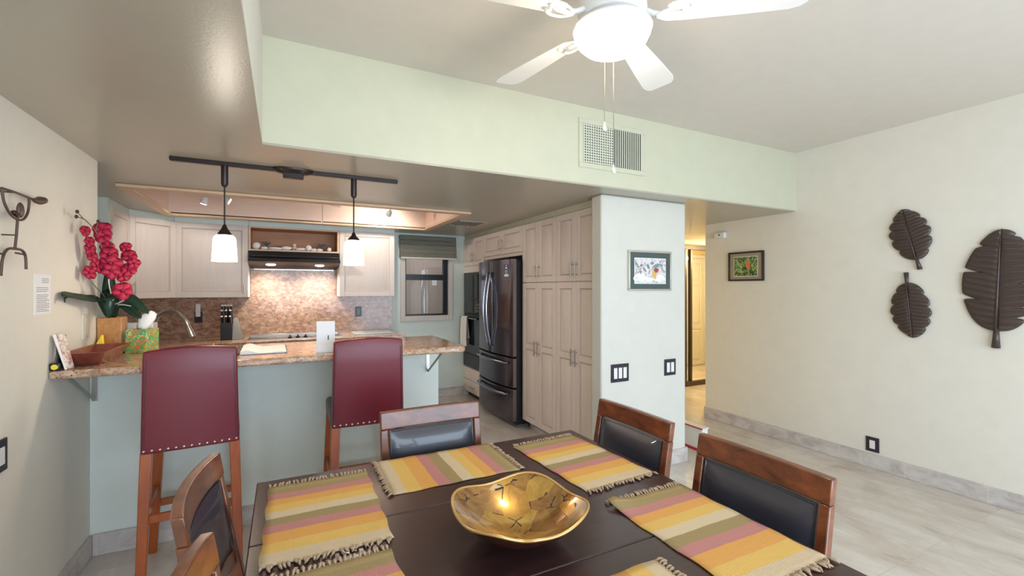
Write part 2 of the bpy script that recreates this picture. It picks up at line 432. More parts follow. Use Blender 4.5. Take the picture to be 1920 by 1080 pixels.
# ceilings
struct('ceiling', bx(XT-.0, XR+.12, -2.12, YB+.0, HC, HC+.1), M['ceil'], 'pale matt ceiling raised above the dining table', 'ceiling')
bm = B()
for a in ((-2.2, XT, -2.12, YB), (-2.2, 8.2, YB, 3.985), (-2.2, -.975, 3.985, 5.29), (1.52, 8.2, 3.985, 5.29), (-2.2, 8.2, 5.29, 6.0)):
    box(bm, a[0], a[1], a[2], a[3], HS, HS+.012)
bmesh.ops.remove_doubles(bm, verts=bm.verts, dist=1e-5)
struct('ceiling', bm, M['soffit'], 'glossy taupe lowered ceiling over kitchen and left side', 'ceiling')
# drop faces round the recess
struct('wall_beam', bx(XT-.1, XR, YB, YB+.1, HS+.012, HC), M['palemint'], 'pale green bulkhead face carrying the air grille', 'wall')
struct('wall_recess', bx(XT-.1, XT, -2.1, YB, HS+.012, HC), M['pillar'], 'narrow pale bulkhead face along left of raised ceiling', 'wall')
# attic seam on the ceiling
# walls
struct('wall_left', bx(XL-.12, XL, -2.12, 3.316, 0, HS), M['cream'], 'cream wall on the left with metal figure and notice', 'wall')
struct('wall_right', bx(XR, XR+.12, -2.12, 3.56, 0, HC), M['cream'], 'cream wall on the right holding carved leaves', 'wall')
struct('wall_pillar', bx(2.135, 3.02, 2.73, 2.86, 0, HS), M['pillar'], 'off white wall end beside the tall cabinets', 'wall', bevel=.018, seg=4)
struct('wall_hall_left', bx(2.94, 3.02, 2.86, 4.8, 0, HS), M['hallpaint'], 'hall side wall behind the off white wall end', 'wall')
struct('wall_kitchen_right', bx(2.86, 2.94, 2.86, 5.95, 0, HS), M['mint'], 'wall behind the refrigerator and tall cabinets', 'wall')
bm = B()
for a in ((-1.68, 1.395, 0, HS), (1.98, 2.94, 0, HS), (1.395, 1.98, 0, 1.092), (1.395, 1.98, 1.99, HS)): box(bm, a[0], a[1], YW, YW+.14, a[2], a[3])
struct('wall_back', bm, M['mint'], 'mint kitchen wall with the bronze window', 'wall')
struct('wall_kitchen_left', bx(-1.68, -1.56, 4.75, YW, 0, HS), M['mint'], 'kitchen side wall behind the corner cabinets', 'wall')
struct('wall_partition', bx(-2.1, -1.237, 4.60, 4.68, 0, HS), M['mint'], 'pale mint wall stub left of the corner cabinets', 'wall')
struct('wall_entry', bx(-2.1, -1.98, 3.2, 4.6, 0, HS), M['mint'], 'kitchen side wall hidden behind the dining wall', 'wall')
struct('wall_entry_front', bx(-1.98, XL-.12, 3.2, 3.316, 0, HS), M['mint'], 'return wall beside the breakfast bar', 'wall')
struct('wall_knee', bx(XL, 1.016, 3.21, 3.34, 0, 1.038), M['barmint'], 'pale mint half wall under the breakfast bar', 'wall')
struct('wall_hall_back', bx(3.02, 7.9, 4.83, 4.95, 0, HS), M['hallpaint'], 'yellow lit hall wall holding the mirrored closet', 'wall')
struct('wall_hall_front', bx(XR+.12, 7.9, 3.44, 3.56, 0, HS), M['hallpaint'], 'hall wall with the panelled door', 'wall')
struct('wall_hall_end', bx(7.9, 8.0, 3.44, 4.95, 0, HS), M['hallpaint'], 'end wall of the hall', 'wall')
# rear wall with big sliding glass door, behind the camera
bm = B()
for a in ((-1.055, -.5, 0, HC+.05), (3.9, XR+.12, 0, HC+.05), (-.5, 3.9, 2.16, HC+.05)): box(bm, a[0], a[1], -2.12, -2.0, a[2], a[3])
struct('wall_rear', bm, M['cream'], 'wall behind the camera around the sliding glass door', 'wall')
bm = B()
for x0, x1 in ((-.5, -.44), (1.67, 1.73), (3.84, 3.9)): box(bm, x0, x1, -2.09, -2.03, 0, 2.16)
for z0, z1 in ((0, .05), (2.1, 2.16)): box(bm, -.5, 3.9, -2.09, -2.03, z0, z1)
sd = struct('window_2', bm, M['bronzeframe'], 'bronze framed sliding glass door behind the camera', 'window', bevel=.003)
obj('window_pane', bx(-.44, 3.84, -2.063, -2.057, .05, 2.1), M['pane'], sd)
# baseboards
def baseb(name, a, lb): return struct(name, bx(*a), M['basetile'], lb, 'baseboard', bevel=.003)
baseb('baseboard_right', (XR-.012, XR, -2.0, 3.572, 0, .118), 'grey travertine skirting along the right wall')
baseb('baseboard_right_end', (XR, XR+.5, 3.56, 3.572, 0, .118), 'travertine skirting turning into the hall')
baseb('baseboard_left', (XL, XL+.012, -2.0, 3.198, 0, .118), 'travertine skirting along the left wall')
baseb('baseboard_bar', (XL+.012, 1.016, 3.198, 3.21, 0, .118), 'travertine skirting below the breakfast bar')
baseb('baseboard_pillar', (2.125, 3.03, 2.718, 2.73, 0, .118), 'travertine skirting across the off white wall end')
baseb('baseboard_pillar_side', (3.02, 3.032, 2.73, 4.8, 0, .118), 'travertine skirting round into the hall')
baseb('baseboard_back', (1.23, 2.2, YW-.012, YW, 0, .118), 'travertine skirting below the kitchen window')

# kitchen window
wd = thing('window_1', 'bronze kitchen window with pinkish cream casing beside the refrigerator', 'window', (1.69, YW, 1.0)); wd['kind'] = 'structure'
bm = B()
x0, x1, z0, z1 = 1.335, 2.035, 1.024, 1.99
box(bm, x0, x0+.062, YW-.022, YW, z0, z1); box(bm, x1-.055, x1, YW-.022, YW, z0, z1)
box(bm, x0+.062, x1-.055, YW-.022, YW, z0, z0+.07); box(bm, x0+.062, x1-.055, YW-.022, YW, z1-.05, z1)
lab(obj('casing', bm, M['casing'], wd, bevel=.004), 'pinkish cream casing')
bm = B()
box(bm, 1.397, 1.417, YW+.02, YW+.07, 1.094, 1.94); box(bm, 1.915, 1.978, YW+.02, YW+.07, 1.094, 1.94)
box(bm, 1.417, 1.915, YW+.02, YW+.07, 1.094, 1.115); box(bm, 1.417, 1.915, YW+.02, YW+.07, 1.56, 1.635)
box(bm, 1.417, 1.915, YW+.02, YW+.07, 1.92, 1.99)
lab(obj('sash', bm, M['black'], wd, bevel=.003), 'dark bronze sash with meeting rail')
obj('window_pane', bx(1.417, 1.915, YW+.044, YW+.047, 1.115, 1.56), M['pane'], wd)
obj('window_pane', bx(1.417, 1.915, YW+.044, YW+.047, 1.635, 1.92), M['pane'], wd)
# outside the kitchen window: enclosed lanai
struct('wall_lanai', bx(-.5, 4.2, 7.3, 7.4, 0, 2.7), M['lanai'], 'brownish wall seen through the kitchen window', 'wall')
struct('ceiling', bx(-.5, 4.2, 5.97, 7.4, 2.62, 2.7), M['lanai'], 'covered walkway ceiling outside the kitchen window', 'ceiling')
t = thing('light_switch', 'small white switch on the wall seen through kitchen window', 'switch', (2.235, 7.3, 1.56))
obj('cover_plate', bx(2.20, 2.28, 7.293, 7.30, 1.50, 1.62), M['paper'], t, bevel=.002)
obj('rocker', bx(2.228, 2.252, 7.289, 7.293, 1.535, 1.585), M['lid'], t)
# woven roman shade
t = thing('roman_shade', 'grey green woven roman shade folded above the kitchen window', 'window shade', (1.69, YW-.04, 1.84))
bm = B()
for k in range(5):
    z = 2.135-k*.058
    box(bm, 1.315, 2.075, YW-.055-.006*k, YW-.024, z-.062, z)
obj('fabric_fold', bm, M['romanshade'], t, bevel=.012, seg=3)
obj('hem_bar', bx(1.325, 2.065, YW-.085, YW-.05, 1.832, 1.852), M['ivory'], t, bevel=.004)

# ------------------------------------------------------------------ wood lined light well in kitchen ceiling
t = thing('trim_1', 'maple lined rectangular light well recessed in the kitchen ceiling', 'ceiling recess', (.27, 4.64, HS)); t['kind'] = 'structure'
hx0, hx1, hy0, hy1 = -.975, 1.52, 3.985, 5.29
bm = B()
ox0, ox1, oy0, oy1 = -1.02, 1.565, 3.935, 5.335
def mitre(z0, z1):
    o = [(ox0, oy0), (ox1, oy0), (ox1, oy1), (ox0, oy1)]; i = [(hx0+.03, hy0+.03), (hx1-.03, hy0+.03), (hx1-.03, hy1-.03), (hx0+.03, hy1-.03)]
    for k in range(4):
        j = (k+1) % 4; pts = [o[k], o[j], i[j], i[k]]
        prism(bm, pts, z0, z1)
mitre(HS-.022, HS)
lab(obj('frame', bm, M['maple'], t, bevel=.004), 'blond maple trim frame')
zt = 2.50
for a in ((hx0-.03, hx0, hy0-.03, hy1+.03), (hx1, hx1+.03, hy0-.03, hy1+.03), (hx0, hx1, hy0-.03, hy0), (hx0, hx1, hy1, hy1+.03)):
    obj('side_panel', bx(*a, HS+.001, zt), M['pinkmaple'], t)
obj('top_panel', bx(hx0-.03, hx1+.03, hy0-.03, hy1+.03, zt, zt+.02), M['white'], t)

def spot(name, loc, tgt, power, col, size=100, parent=None, rad=.03, blend=.5):
    l = bpy.data.lights.new(name, 'SPOT'); l.energy = power; l.color = col; l.spot_size = math.radians(size); l.spot_blend = blend; l.shadow_soft_size = rad
    o = bpy.data.objects.new(name, l); C.objects.link(o)
    d = Vector(tgt)-Vector(loc); o.rotation_euler = d.to_track_quat('-Z', 'Y').to_euler()
    if parent is not None: o.parent = parent; o.location = Vector(loc)-rootoff(parent)
    else: o.location = loc
    return o
def point(name, loc, power, col, rad, parent):
    l = bpy.data.lights.new(name, 'POINT'); l.energy = power; l.color = col; l.shadow_soft_size = rad
    o = bpy.data.objects.new(name, l); C.objects.link(o); o.parent = parent; o.location = Vector(loc)-rootoff(parent)
WARM = (1.0, .87, .70)
heads = [(-.63, 4.9, 'leftmost'), (-.50, 4.9, 'second from left'), (1.02, 4.9, 'rightmost')]
tr = thing('track_rail', 'white track rail fixed high inside the kitchen light well', 'track light rail', (.2, 4.9, 2.48))
obj('rail', bx(-.8, 1.2, 4.885, 4.915, 2.475, 2.5), M['fanwhite'], tr, bevel=.002)
for i, (x, y, nm) in enumerate(heads):
    t = thing('spotlight', 'small white track spotlight in kitchen light well, %s of three' % nm, 'spotlight', (x, y, 2.25), 'track spotlights in the light well')
    bm = B(); tube(bm, [(x, y, 2.475), (x, y, 2.29)], .006, 8); obj('stem', bm, M['fanwhite'], t)
    aim = (Vector((-.3, .3, -.9)), Vector((.80, .0, -.42)), Vector((-.2, .80, -.56)))[i]
    a = Vector((x, y, 2.28)); b = a+aim*.065
    bm = B(); tube(bm, [a, a+aim*.02, b], [.016, .026, .031], 16); obj('lamp_head', bm, M['fanwhite'], t, smooth='auto')
    bm = B(); tube(bm, [b, b+aim*.003], .026, 16); obj('lens', bm, M['bulb'], t)
    spot('spot_beam', b+aim*.02, b+aim, (8, 42, 15)[i], (1.0, .90, .80), (130, 75, 165)[i], t)
# small ceiling fan in the well
t = thing('ceiling_fan', 'small white ceiling fan inside the kitchen light well', 'ceiling fan', (.33, 4.65, 2.27))
bm = B(); lathe(bm, [(.001, 2.5), (.07, 2.5), (.07, 2.44), (.09, 2.42), (.09, 2.35), (.05, 2.32), (.001, 2.32)], .33, 4.65, 24); obj('motor_housing', bm, M['fanwhite'], t, smooth='auto')
for k in range(4):
    a = math.radians(71+90*k); u = Vector((math.cos(a), math.sin(a), 0)); v = Vector((-u.y, u.x, 0)); p = Vector((.33, 4.65, 2.33))
    bm = B(); rs = []
    for r, ww in ((.07, .03), (.15, .045), (.35, .055), (.50, .058), (.54, .045)):
        if p.y+u.y*r > 5.27: r = .5
        rs.append([p+u*r+v*ww+Vector((0, 0, .008)), p+u*r-v*ww-Vector((0, 0, .008)), p+u*r-v*ww-Vector((0, 0, .014)), p+u*r+v*ww+Vector((0, 0, .002))])
    rings(bm, rs); obj('blade', bm, M['fanwhite'], t)
bm = B(); tube(bm, [(.325, 4.6, 2.33), (.325, 4.6, 2.085)], .0022, 6); obj('pull_chain', bm, M['nickel'], t)
bm = B(); ball(bm, (.325, 4.6, 2.078), .009, (1, 1, 1.5)); obj('chain_fob', bm, M['ivory'], t)

# ------------------------------------------------------------------ pendant track over the bar
t = thing('track_rail', 'black track rail on the taupe ceiling over the breakfast bar', 'track light rail', (.06, 3.013, HS-.03))
obj('rail', bx(-.551, .672, 2.996, 3.03, HS-.022, HS), M['bronze'], t, bevel=.003)
bm = B(); lathe(bm, [(.001, HS-.001), (.115, HS-.001), (.112, HS-.012), (.085, HS-.026), (.001, HS-.028)], .051, 3.013, 40)
xform(bm, Matrix.Translation((.051, 3.013, 0)) @ Matrix.Scale(.55, 4, (0, 1, 0)) @ Matrix.Translation((-.051, -3.013, 0)))
obj('canopy', bm, M['bronze'], t, smooth='auto')
obj('feed_box', bx(-.005, .107, 2.99, 3.036, HS-.055, HS-.02), M['bronze'], t, bevel=.004)
def pendant(x, zc, zg, zb, lb):
    y = 3.013
    t = thing('pendant_light', lb, 'pendant lamp', (x, y, zb), 'pendants over the bar')
    bm = B(); lathe(bm, [(.001, HS-.02), (.018, HS-.02), (.018, HS-.125), (.011, HS-.14), (.001, HS-.142)], x, y, 16); obj('adapter', bm, M['bronze'], t, smooth='auto')
    bm = B(); tube(bm, [(x, y, HS-.14), (x, y, zc)], .0042, 8); obj('stem', bm, M['bronze'], t)
    bm = B(); lathe(bm, [(.001, zc+.002), (.006, zc), (.011, zc-.010), (.016, zc-.024), (.032, zg+.012), (.036, zg), (.001, zg-.002)], x, y, 20); obj('cap', bm, M['bronze'], t, smooth='auto')
    bm = B(); lathe(bm, [(.02, zg), (.042, zg-.002), (.052, zg-.012), (.056, zg-.028), (.059, zg-.08), (.063, zb), (.059, zb), (.053, zg-.03), (.02, zg-.008)], x, y, 28)
    lab(obj('lamp_shade', bm, M['pendantglass'], t, smooth='auto'), 'glowing white glass shade')
    point('pendant_bulb', (x, y, zb-.03), 3.5, WARM, .045, t)
pendant(-.299, 1.812, 1.752, 1.603, 'left of the two white glass pendants above the bar')
pendant(.3965, 1.806, 1.755, 1.598, 'right of the two white glass pendants above the bar')

# ------------------------------------------------------------------ cabinets
def door_bm(origin, u, n, w, h, splits=None, t=.02, st=.055, knob=None):
    bm = B(); zs = splits or []
    edges = [0]+zs+[h]
    box(bm, 0, st, -t, 0, 0, h); box(bm, w-st, w, -t, 0, 0, h)
    ops = []
    for k in range(len(edges)-1):
        lo = edges[k]+(st if k == 0 else st/2); hi = edges[k+1]-(st if k == len(edges)-2 else st/2); ops.append((lo, hi))
    last = 0
    for lo, hi in ops: box(bm, st, w-st, -t, 0, last, lo); last = hi
    box(bm, st, w-st, -t, 0, last, h)
    for lo, hi in ops:
        rs = []
        for ins, y in ((0, -t+.001), (.004, -t+.009), (.012, -t+.009), (.034, -t+.002)):
            rs.append([(st+ins, y, lo+ins), (w-st-ins, y, lo+ins), (w-st-ins, y, hi-ins), (st+ins, y, hi-ins)])
        vr = rings(bm, rs, cap=False); bm.faces.new(vr[-1])
        for a in range(4):
            for r_ in (0, 1):
                f_ = bm.faces.get([vr[r_][a], vr[r_][(a+1) % 4], vr[r_+1][(a+1) % 4], vr[r_+1][a]])
                if f_: f_.material_index = 1
    xform(bm, frame_m(origin, u, n)); return bm
def pull_bm(origin, u, n, x, z, ln=.14, horiz=False, t=.02):
    bm = B(); y = -t-.028
    if horiz:
        tube(bm, [(x-ln/2, y, z), (x+ln/2, y, z)], .0055, 10)
        for s in (-1, 1): tube(bm, [(x+s*ln*.32, -t, z), (x+s*ln*.32, y, z)], .004, 8)
    else:
        tube(bm, [(x, y, z-ln/2), (x, y, z+ln/2)], .0055, 10)
        for s in (-1, 1): tube(bm, [(x, -t, z+s*ln*.32), (x, y, z+s*ln*.32)], .004, 8)
    xform(bm, frame_m(origin, u, n)); return bm
def cab_door(root, o, u, n, w, h, m, splits=None, pull=None, ln=.14, horiz=False, st=.055, name='door'):
    d = obj(name, door_bm(o, u, n, w, h, splits, st=st), [m, M['glaze']], root, bevel=.0025)
    if pull: obj('handle', pull_bm(o, u, n, pull[0], pull[1], ln, horiz), M['nickel'], d, smooth='auto')
    return d
XF = 2.204
U, N = (0, 1, 0), (-1, 0, 0)
for i, (y0, y1, lb) in enumerate(((2.862, 3.476, 'tall pickled maple pantry cabinet next to the off white wall end'), (3.478, 4.12, 'tall pickled maple pantry cabinet beside the refrigerator'))):
    t = thing('pantry_cabinet', lb, 'cabinet', (2.53, (y0+y1)/2, 0), 'tall pantry cabinets')
    obj('body', bx(XF+.021, 2.855, y0, y1, .1, 2.11), M['pantry'], t)
    obj('toe_kick', bx(XF+.09, 2.84, y0, y1, 0, .1), M['basetile'], t)
    obj('crown_strip', bx(XF+.012, XF+.03, y0, y1, 2.11, HS-.001), M['palemint'], t)
    hw = (y1-y0)/2-.003
    for k in range(2):
        ya = y0+.002+k*(hw+.002); px = hw-.03 if k == 0 else .03
        cab_door(t, (XF+.02, ya, .10), U, N, hw, 1.405, M['pantry'], [.765], (px, .765), .145)
        cab_door(t, (XF+.02, ya, 1.512), U, N, hw, .592, M['pantry'], None, (px, .10), .135)
# cabinet over refrigerator
t = thing('upper_cabinet', 'maple cabinet with two doors above the refrigerator', 'cabinet', (2.5, 4.63, 1.84))
obj('body', bx(XF+.021, 2.855, 4.122, 5.138, 1.80, 2.11), M['pantry'], t)
obj('crown_strip', bx(XF+.012, XF+.03, 4.122, 5.138, 2.11, HS-.001), M['palemint'], t)
cab_door(t, (XF+.02, 4.124, 1.835), U, N, .503, .27, M['pantry'], None, (.465, .11), .13)
cab_door(t, (XF+.02, 4.632, 1.835), U, N, .503, .27, M['pantry'], None, (.035, .11), .13)
# oven tower
t = thing('oven_cabinet', 'tall maple cabinet housing microwave and oven left of refrigerator', 'cabinet', (2.5, 5.48, 0))
bm = B(); box(bm, XF+.021, 2.855, 5.14, 5.157, .09, 2.11); box(bm, XF+.021, 2.855, 5.80, 5.818, .09, 2.11)
box(bm, XF+.021, 2.855, 5.157, 5.80, 1.662, 2.11); box(bm, XF+.021, 2.855, 5.157, 5.80, .09, .40); box(bm, 2.80, 2.855, 5.157, 5.80, .4, 1.662)
box(bm, XF+.012, XF+.021, 5.14, 5.818, 1.662, 1.745)
obj('body', bm, M['pantry'], t)
obj('toe_kick', bx(XF+.07, 2.84, 5.14, 5.818, 0, .09), M['dark'], t)
obj('crown_strip', bx(XF+.012, XF+.03, 5.14, 5.818, 2.11, HS-.001), M['palemint'], t)
cab_door(t, (XF+.02, 5.142, 1.75), U, N, .335, .355, M['pantry'], None, (.305, .10), .12)
cab_door(t, (XF+.02, 5.482, 1.75), U, N, .335, .355, M['pantry'], None, (.03, .10), .12)
d = obj('drawer', bx(XF, XF+.02, 5.143, 5.817, .235, .392), M['pantry'], t, bevel=.004)
d = obj('drawer', bx(XF, XF+.02, 5.143, 5.817, .075, .23), M['pantry'], t, bevel=.004)
obj('handle', pull_bm((XF+.02, 5.142, 0), U, N, .34, .155, .14, True), M['nickel'], d, smooth='auto')
t = thing('microwave', 'black built in microwave above the wall oven', 'microwave', (2.45, 5.48, 1.13))
obj('body', bx(XF+.03, 2.78, 5.165, 5.795, 1.125, 1.655), M['black'], t)
obj('frame', bx(XF-.004, XF+.03, 5.15, 5.81, 1.115, 1.66), M['black'], t, bevel=.006)
lab(obj('door', bx(XF-.016, XF-.004, 5.19, 5.77, 1.315, 1.63), M['ovenglass'], t, bevel=.004), 'glossy black glass door')
cp = obj('control_panel', bx(XF-.014, XF-.004, 5.19, 5.77, 1.13, 1.30), M['ovenglass'], t, bevel=.004)
bm = B()
for r in range(3):
    for q in range(3): box(bm, XF-.017, XF-.014, 5.24+q*.045, 5.265+q*.045, 1.15+r*.04, 1.175+r*.04)
lab(obj('keypad', bm, M['greyblock'], cp), 'grey keypad buttons')
t = thing('built_in_oven', 'black wall oven with towel on its handle', 'oven', (2.45, 5.48, .42))
obj('body', bx(XF+.03, 2.78, 5.165, 5.795, .41, 1.11), M['black'], t)
obj('frame', bx(XF+.0, XF+.03, 5.15, 5.81, .405, 1.113), M['black'], t, bevel=.005)
obj('door', bx(XF-.03, XF, 5.16, 5.80, .60, 1.09), M['ovenglass'], t, bevel=.006)
obj('bottom_panel', bx(XF-.015, XF, 5.16, 5.80, .415, .59), M['black'], t, bevel=.004)
bm = B(); tube(bm, [(XF-.065, 5.19, 1.065), (XF-.065, 5.77, 1.065)], .010, 12)
for y in (5.22, 5.74): tube(bm, [(XF-.03, y, 1.065), (XF-.065, y, 1.065)], .008, 8)
obj('handle', bm, M['fridgehandle'], t, smooth='auto')
# towel
bm = B(); n1 = 14
prof = [(XF-.036, .80), (XF-.040, .93), (XF-.046, 1.06), (XF-.056, 1.081), (XF-.068, 1.084), (XF-.080, 1.075), (XF-.083, 1.0), (XF-.086, .85), (XF-.085, .70)]
def towel(y0, y1, prof, ph):
    rs = []
    for i in range(n1+1):
        y = y0+(y1-y0)*i/n1; wv = .004*math.sin(i*1.7+ph)
        rs.append([(x+(wv if z < 1.04 else 0), y+(.006*math.sin(z*9)), z) for x, z in prof]+[(x-.005+(wv if z < 1.04 else 0), y+(.006*math.sin(z*9)), z+(.005 if z > 1.05 else 0)) for x, z in prof[::-1]])
    rings(bm, rs)
towel(5.50, 5.70, [(x, z) for x, z in prof], 0)
tag(obj('hand_towel', bm, M['towel'], smooth='auto'), 'white hand towel hanging over the oven handle', 'towel')

# wall cabinets round the hood
Zu, Hu = 1.358, .752
t = thing('upper_cabinet', 'narrow pale cabinet left of the corner cabinet, side on', 'cabinet', (-1.4, 4.92, Zu), 'pale wall cabinets round the kitchen')
obj('body', bx(-1.558, -1.25, 4.69, 5.155, Zu, Zu+Hu), M['uppers'], t)
cab_door(t, (-1.25, 4.692, Zu), (0, 1, 0), (1, 0, 0), .46, Hu, M['uppers'])
obj('crown_strip', bx(-1.558, -1.237, 4.69, 5.155, Zu+Hu, HS-.001), M['mint'], t)
t = thing('upper_cabinet', 'pale diagonal corner cabinet behind the red orchids', 'cabinet', (-1.3, 5.5, Zu), 'pale wall cabinets round the kitchen')
bm = B(); prism(bm, [(-1.558, 5.158), (-1.25, 5.158), (-.968, 5.505), (-.968, 5.818), (-1.558, 5.818)], Zu, Zu+Hu); obj('body', bm, M['uppers'], t)
bm = B(); prism(bm, [(-1.558, 5.158), (-1.24, 5.158), (-.968, 5.49), (-.968, 5.818), (-1.558, 5.818)], Zu+Hu, HS-.001); obj('crown_strip', bm, M['mint'], t)
du = Vector((.282, .347, 0)); L = du.length; du.normalize(); dn = Vector((du.y, -du.x, 0))
cab_door(t, Vector((-1.25, 5.158, Zu))+dn*.001, du, dn, L-.004, Hu, M['uppers'], None, (.035, .09), .12)
def upper(x0, x1, lb, pull=None):
    t = thing('upper_cabinet', lb, 'cabinet', ((x0+x1)/2, 5.65, Zu), 'pale wall cabinets round the kitchen')
    obj('body', bx(x0, x1, 5.511, 5.818, Zu, Zu+Hu), M['uppers'], t)
    cab_door(t, (x0+.002, 5.511, Zu), (1, 0, 0), (0, -1, 0), x1-x0-.004, Hu, M['uppers'], None, pull, .11)
    obj('crown_strip', bx(x0, x1, 5.50, 5.818, Zu+Hu, HS-.001), M['mint'], t)
upper(-.966, -.333, 'wide pale cabinet left of the range hood behind the pendant', (.595, .09))
upper(.567, 1.192, 'pale cabinet right of the range hood near the window')
# open niche above hood
t = thing('upper_cabinet', 'open wooden niche above the range hood holding shells', 'shelf', (.117, 5.65, 1.85))
bm = B(); box(bm, -.331, -.313, 5.50, 5.80, 1.85, 2.11); box(bm, .547, .565, 5.50, 5.80, 1.85, 2.11); box(bm, -.313, .547, 5.50, 5.80, 2.092, 2.11)
box(bm, -.331, .565, 5.80, 5.818, 1.85, 2.11); obj('body', bm, M['niche'], t)
bm = B(); box(bm, -.331, -.312, 5.49, 5.50, 1.85, 2.11); box(bm, .546, .565, 5.49, 5.50, 1.85, 2.11); box(bm, -.312, .546, 5.49, 5.50, 2.094, 2.11)
lab(obj('face_frame', bm, M['maple'], t), 'blond face frame')
lab(obj('shelf', bx(-.313, .547, 5.49, 5.80, 1.85, 1.868), M['maple'], t, bevel=.002), 'blond shelf board')
obj('crown_strip', bx(-.331, .565, 5.50, 5.818, 2.11, HS-.001), M['mint'], t)
# shells and decorations
def blob(c, r, sz, seed, amp=.25):
    bm = B(); ball(bm, (0, 0, 0), 1, (1, 1, 1), 2); rnd = random.Random(seed)
    for v in bm.verts: v.co *= 1+amp*(rnd.random()-.5)
    for v in bm.verts: v.co = Vector((v.co.x*r*sz[0], v.co.y*r*sz[1], v.co.z*r*sz[2]))+Vector(c)
    return bm
Zs = 1.8685
shl = [(-.265, .030, (1.1, .9, 1.15), 'round white shell leftmost on the hood niche shelf'),
       (-.19, .020, (1.5, 1, .75), 'small white coral lump second from left on niche shelf'),
       (-.085, .024, (2.6, 1, .6), 'long flat white shell left of middle on niche shelf'),
       (.025, .026, (1.8, 1, .8), 'broad white shell just left of the little jar'),
       (.165, .022, (2.1, 1, .7), 'flat white shell just right of the little jar'),
       (.245, .026, (1.1, 1, 1.1), 'lumpy white coral in front of the dark branch'),
       (.30, .018, (1.6, 1, .8), 'small white shell right of the lumpy coral'),
       (.36, .018, (1.5, 1, .8), 'small white shell left of the right air plant'),
       (.465, .021, (1, 1, 1), 'round white shell rightmost on the hood niche shelf')]
for i, (x, r, sz, lb) in enumerate(shl):
    r *= 1.2; tag(obj('seashell', blob((x, 5.56, Zs+r*sz[2]*1.02), r, sz, i), M['shell'], smooth=True), lb, 'shell', 'white shells in the hood niche')
def airplant(x, h, s, lb):
    t = thing('air_plant', lb, 'plant', (x, 5.64, Zs), 'air plants in the hood niche'); rnd = random.Random(s)
    bm = B(); tube(bm, [(x, 5.64, Zs), (x, 5.64, Zs+h*.5)], .004, 6); obj('stem', bm, M['towel'], t)
    bm = B()
    for k in range(16):
        a = rnd.random()*2*PI; q = .02+.045*rnd.random()
        tube(bm, spline([(x, 5.64, Zs+h*.35), (x+q*.6*math.cos(a), 5.64+q*.5*math.sin(a), Zs+h*(.6+.3*rnd.random())), (x+q*math.cos(a), 5.64+q*.8*math.sin(a), Zs+h*(.6+.4*rnd.random()))], 3), [.004]*6+[.001], 5)
    obj('foliage', bm, M['greygreen'], t)
airplant(-.165, .10, 3, 'grey green air plant on left of niche shelf')
airplant(.40, .10, 5, 'grey green air plant on right of niche shelf')
airplant(-.05, .055, 9, 'short dark green sprig behind the long flat shell')
t = thing('small_jar', 'little pinkish jar in the middle of niche shelf', 'jar', (.105, 5.62, Zs))
bm = B(); lathe(bm, [(.001, Zs), (.022, Zs), (.024, Zs+.01), (.022, Zs+.05), (.016, Zs+.058), (.016, Zs+.066), (.001, Zs+.066)], .105, 5.62, 18); obj('body', bm, M['casing'], t, smooth='auto')
bm = B(); lathe(bm, [(.001, Zs+.066), (.018, Zs+.066), (.018, Zs+.078), (.001, Zs+.078)], .105, 5.62, 18); obj('lid', bm, M['shell'], t, smooth='auto')
bm = B(); rnd = random.Random(4)
for k in range(9): a = rnd.random()*PI; tube(bm, [(.215, 5.66, Zs+.004), (.215+.05*math.cos(a), 5.66+.02*rnd.random(), Zs+.012+.035*math.sin(a))], [.010, .006], 6)
tag(obj('dark_coral', bm, M['greygreen']), 'dark branching coral right of the little jar', 'coral')

# range hood
t = thing('range_hood', 'black range hood with two round lights under the niche', 'range hood', (.117, 5.6, 1.67))
bm = B(); pr = [(5.818, 1.848), (5.46, 1.848), (5.44, 1.80), (5.44, 1.792), (5.37, 1.765), (5.365, 1.735), (5.40, 1.722), (5.818, 1.672)]
rings(bm, [[(x, y, z) for y, z in pr] for x in (-.330, .564)]); obj('body', bm, M['black'], t, bevel=.003)
obj('trim_bar', bx(-.30, .535, 5.795, 5.80, 1.660, 1.672), M['nickel'], t)
for x in (-.125, .36):
    z = 1.722-(5.52-5.40)*.1196
    bm = B(); lathe(bm, [(.001, -.004), (.045, -.004), (.048, 0), (.001, 0)], 0, 0, 24)
    xform(bm, Matrix.Translation((x, 5.52, z)) @ Matrix.Rotation(-.12, 4, 'X')); obj('lens', bm, M['bulb'], t)
    spot('hood_beam', (x, 5.52, z-.03), (x, 5.62, .9), 16, (1, .90, .76), 150, t, .03, .8)

# backsplash
bm = B(); box(bm, -1.555, 1.226, 5.80, 5.819, .921, 1.356); box(bm, -.33, .564, 5.80, 5.819, 1.356, 1.659)
tag(obj('backsplash', bm, M['splash']), 'mottled tan and rose granite backsplash behind the cooktop', 'backsplash')
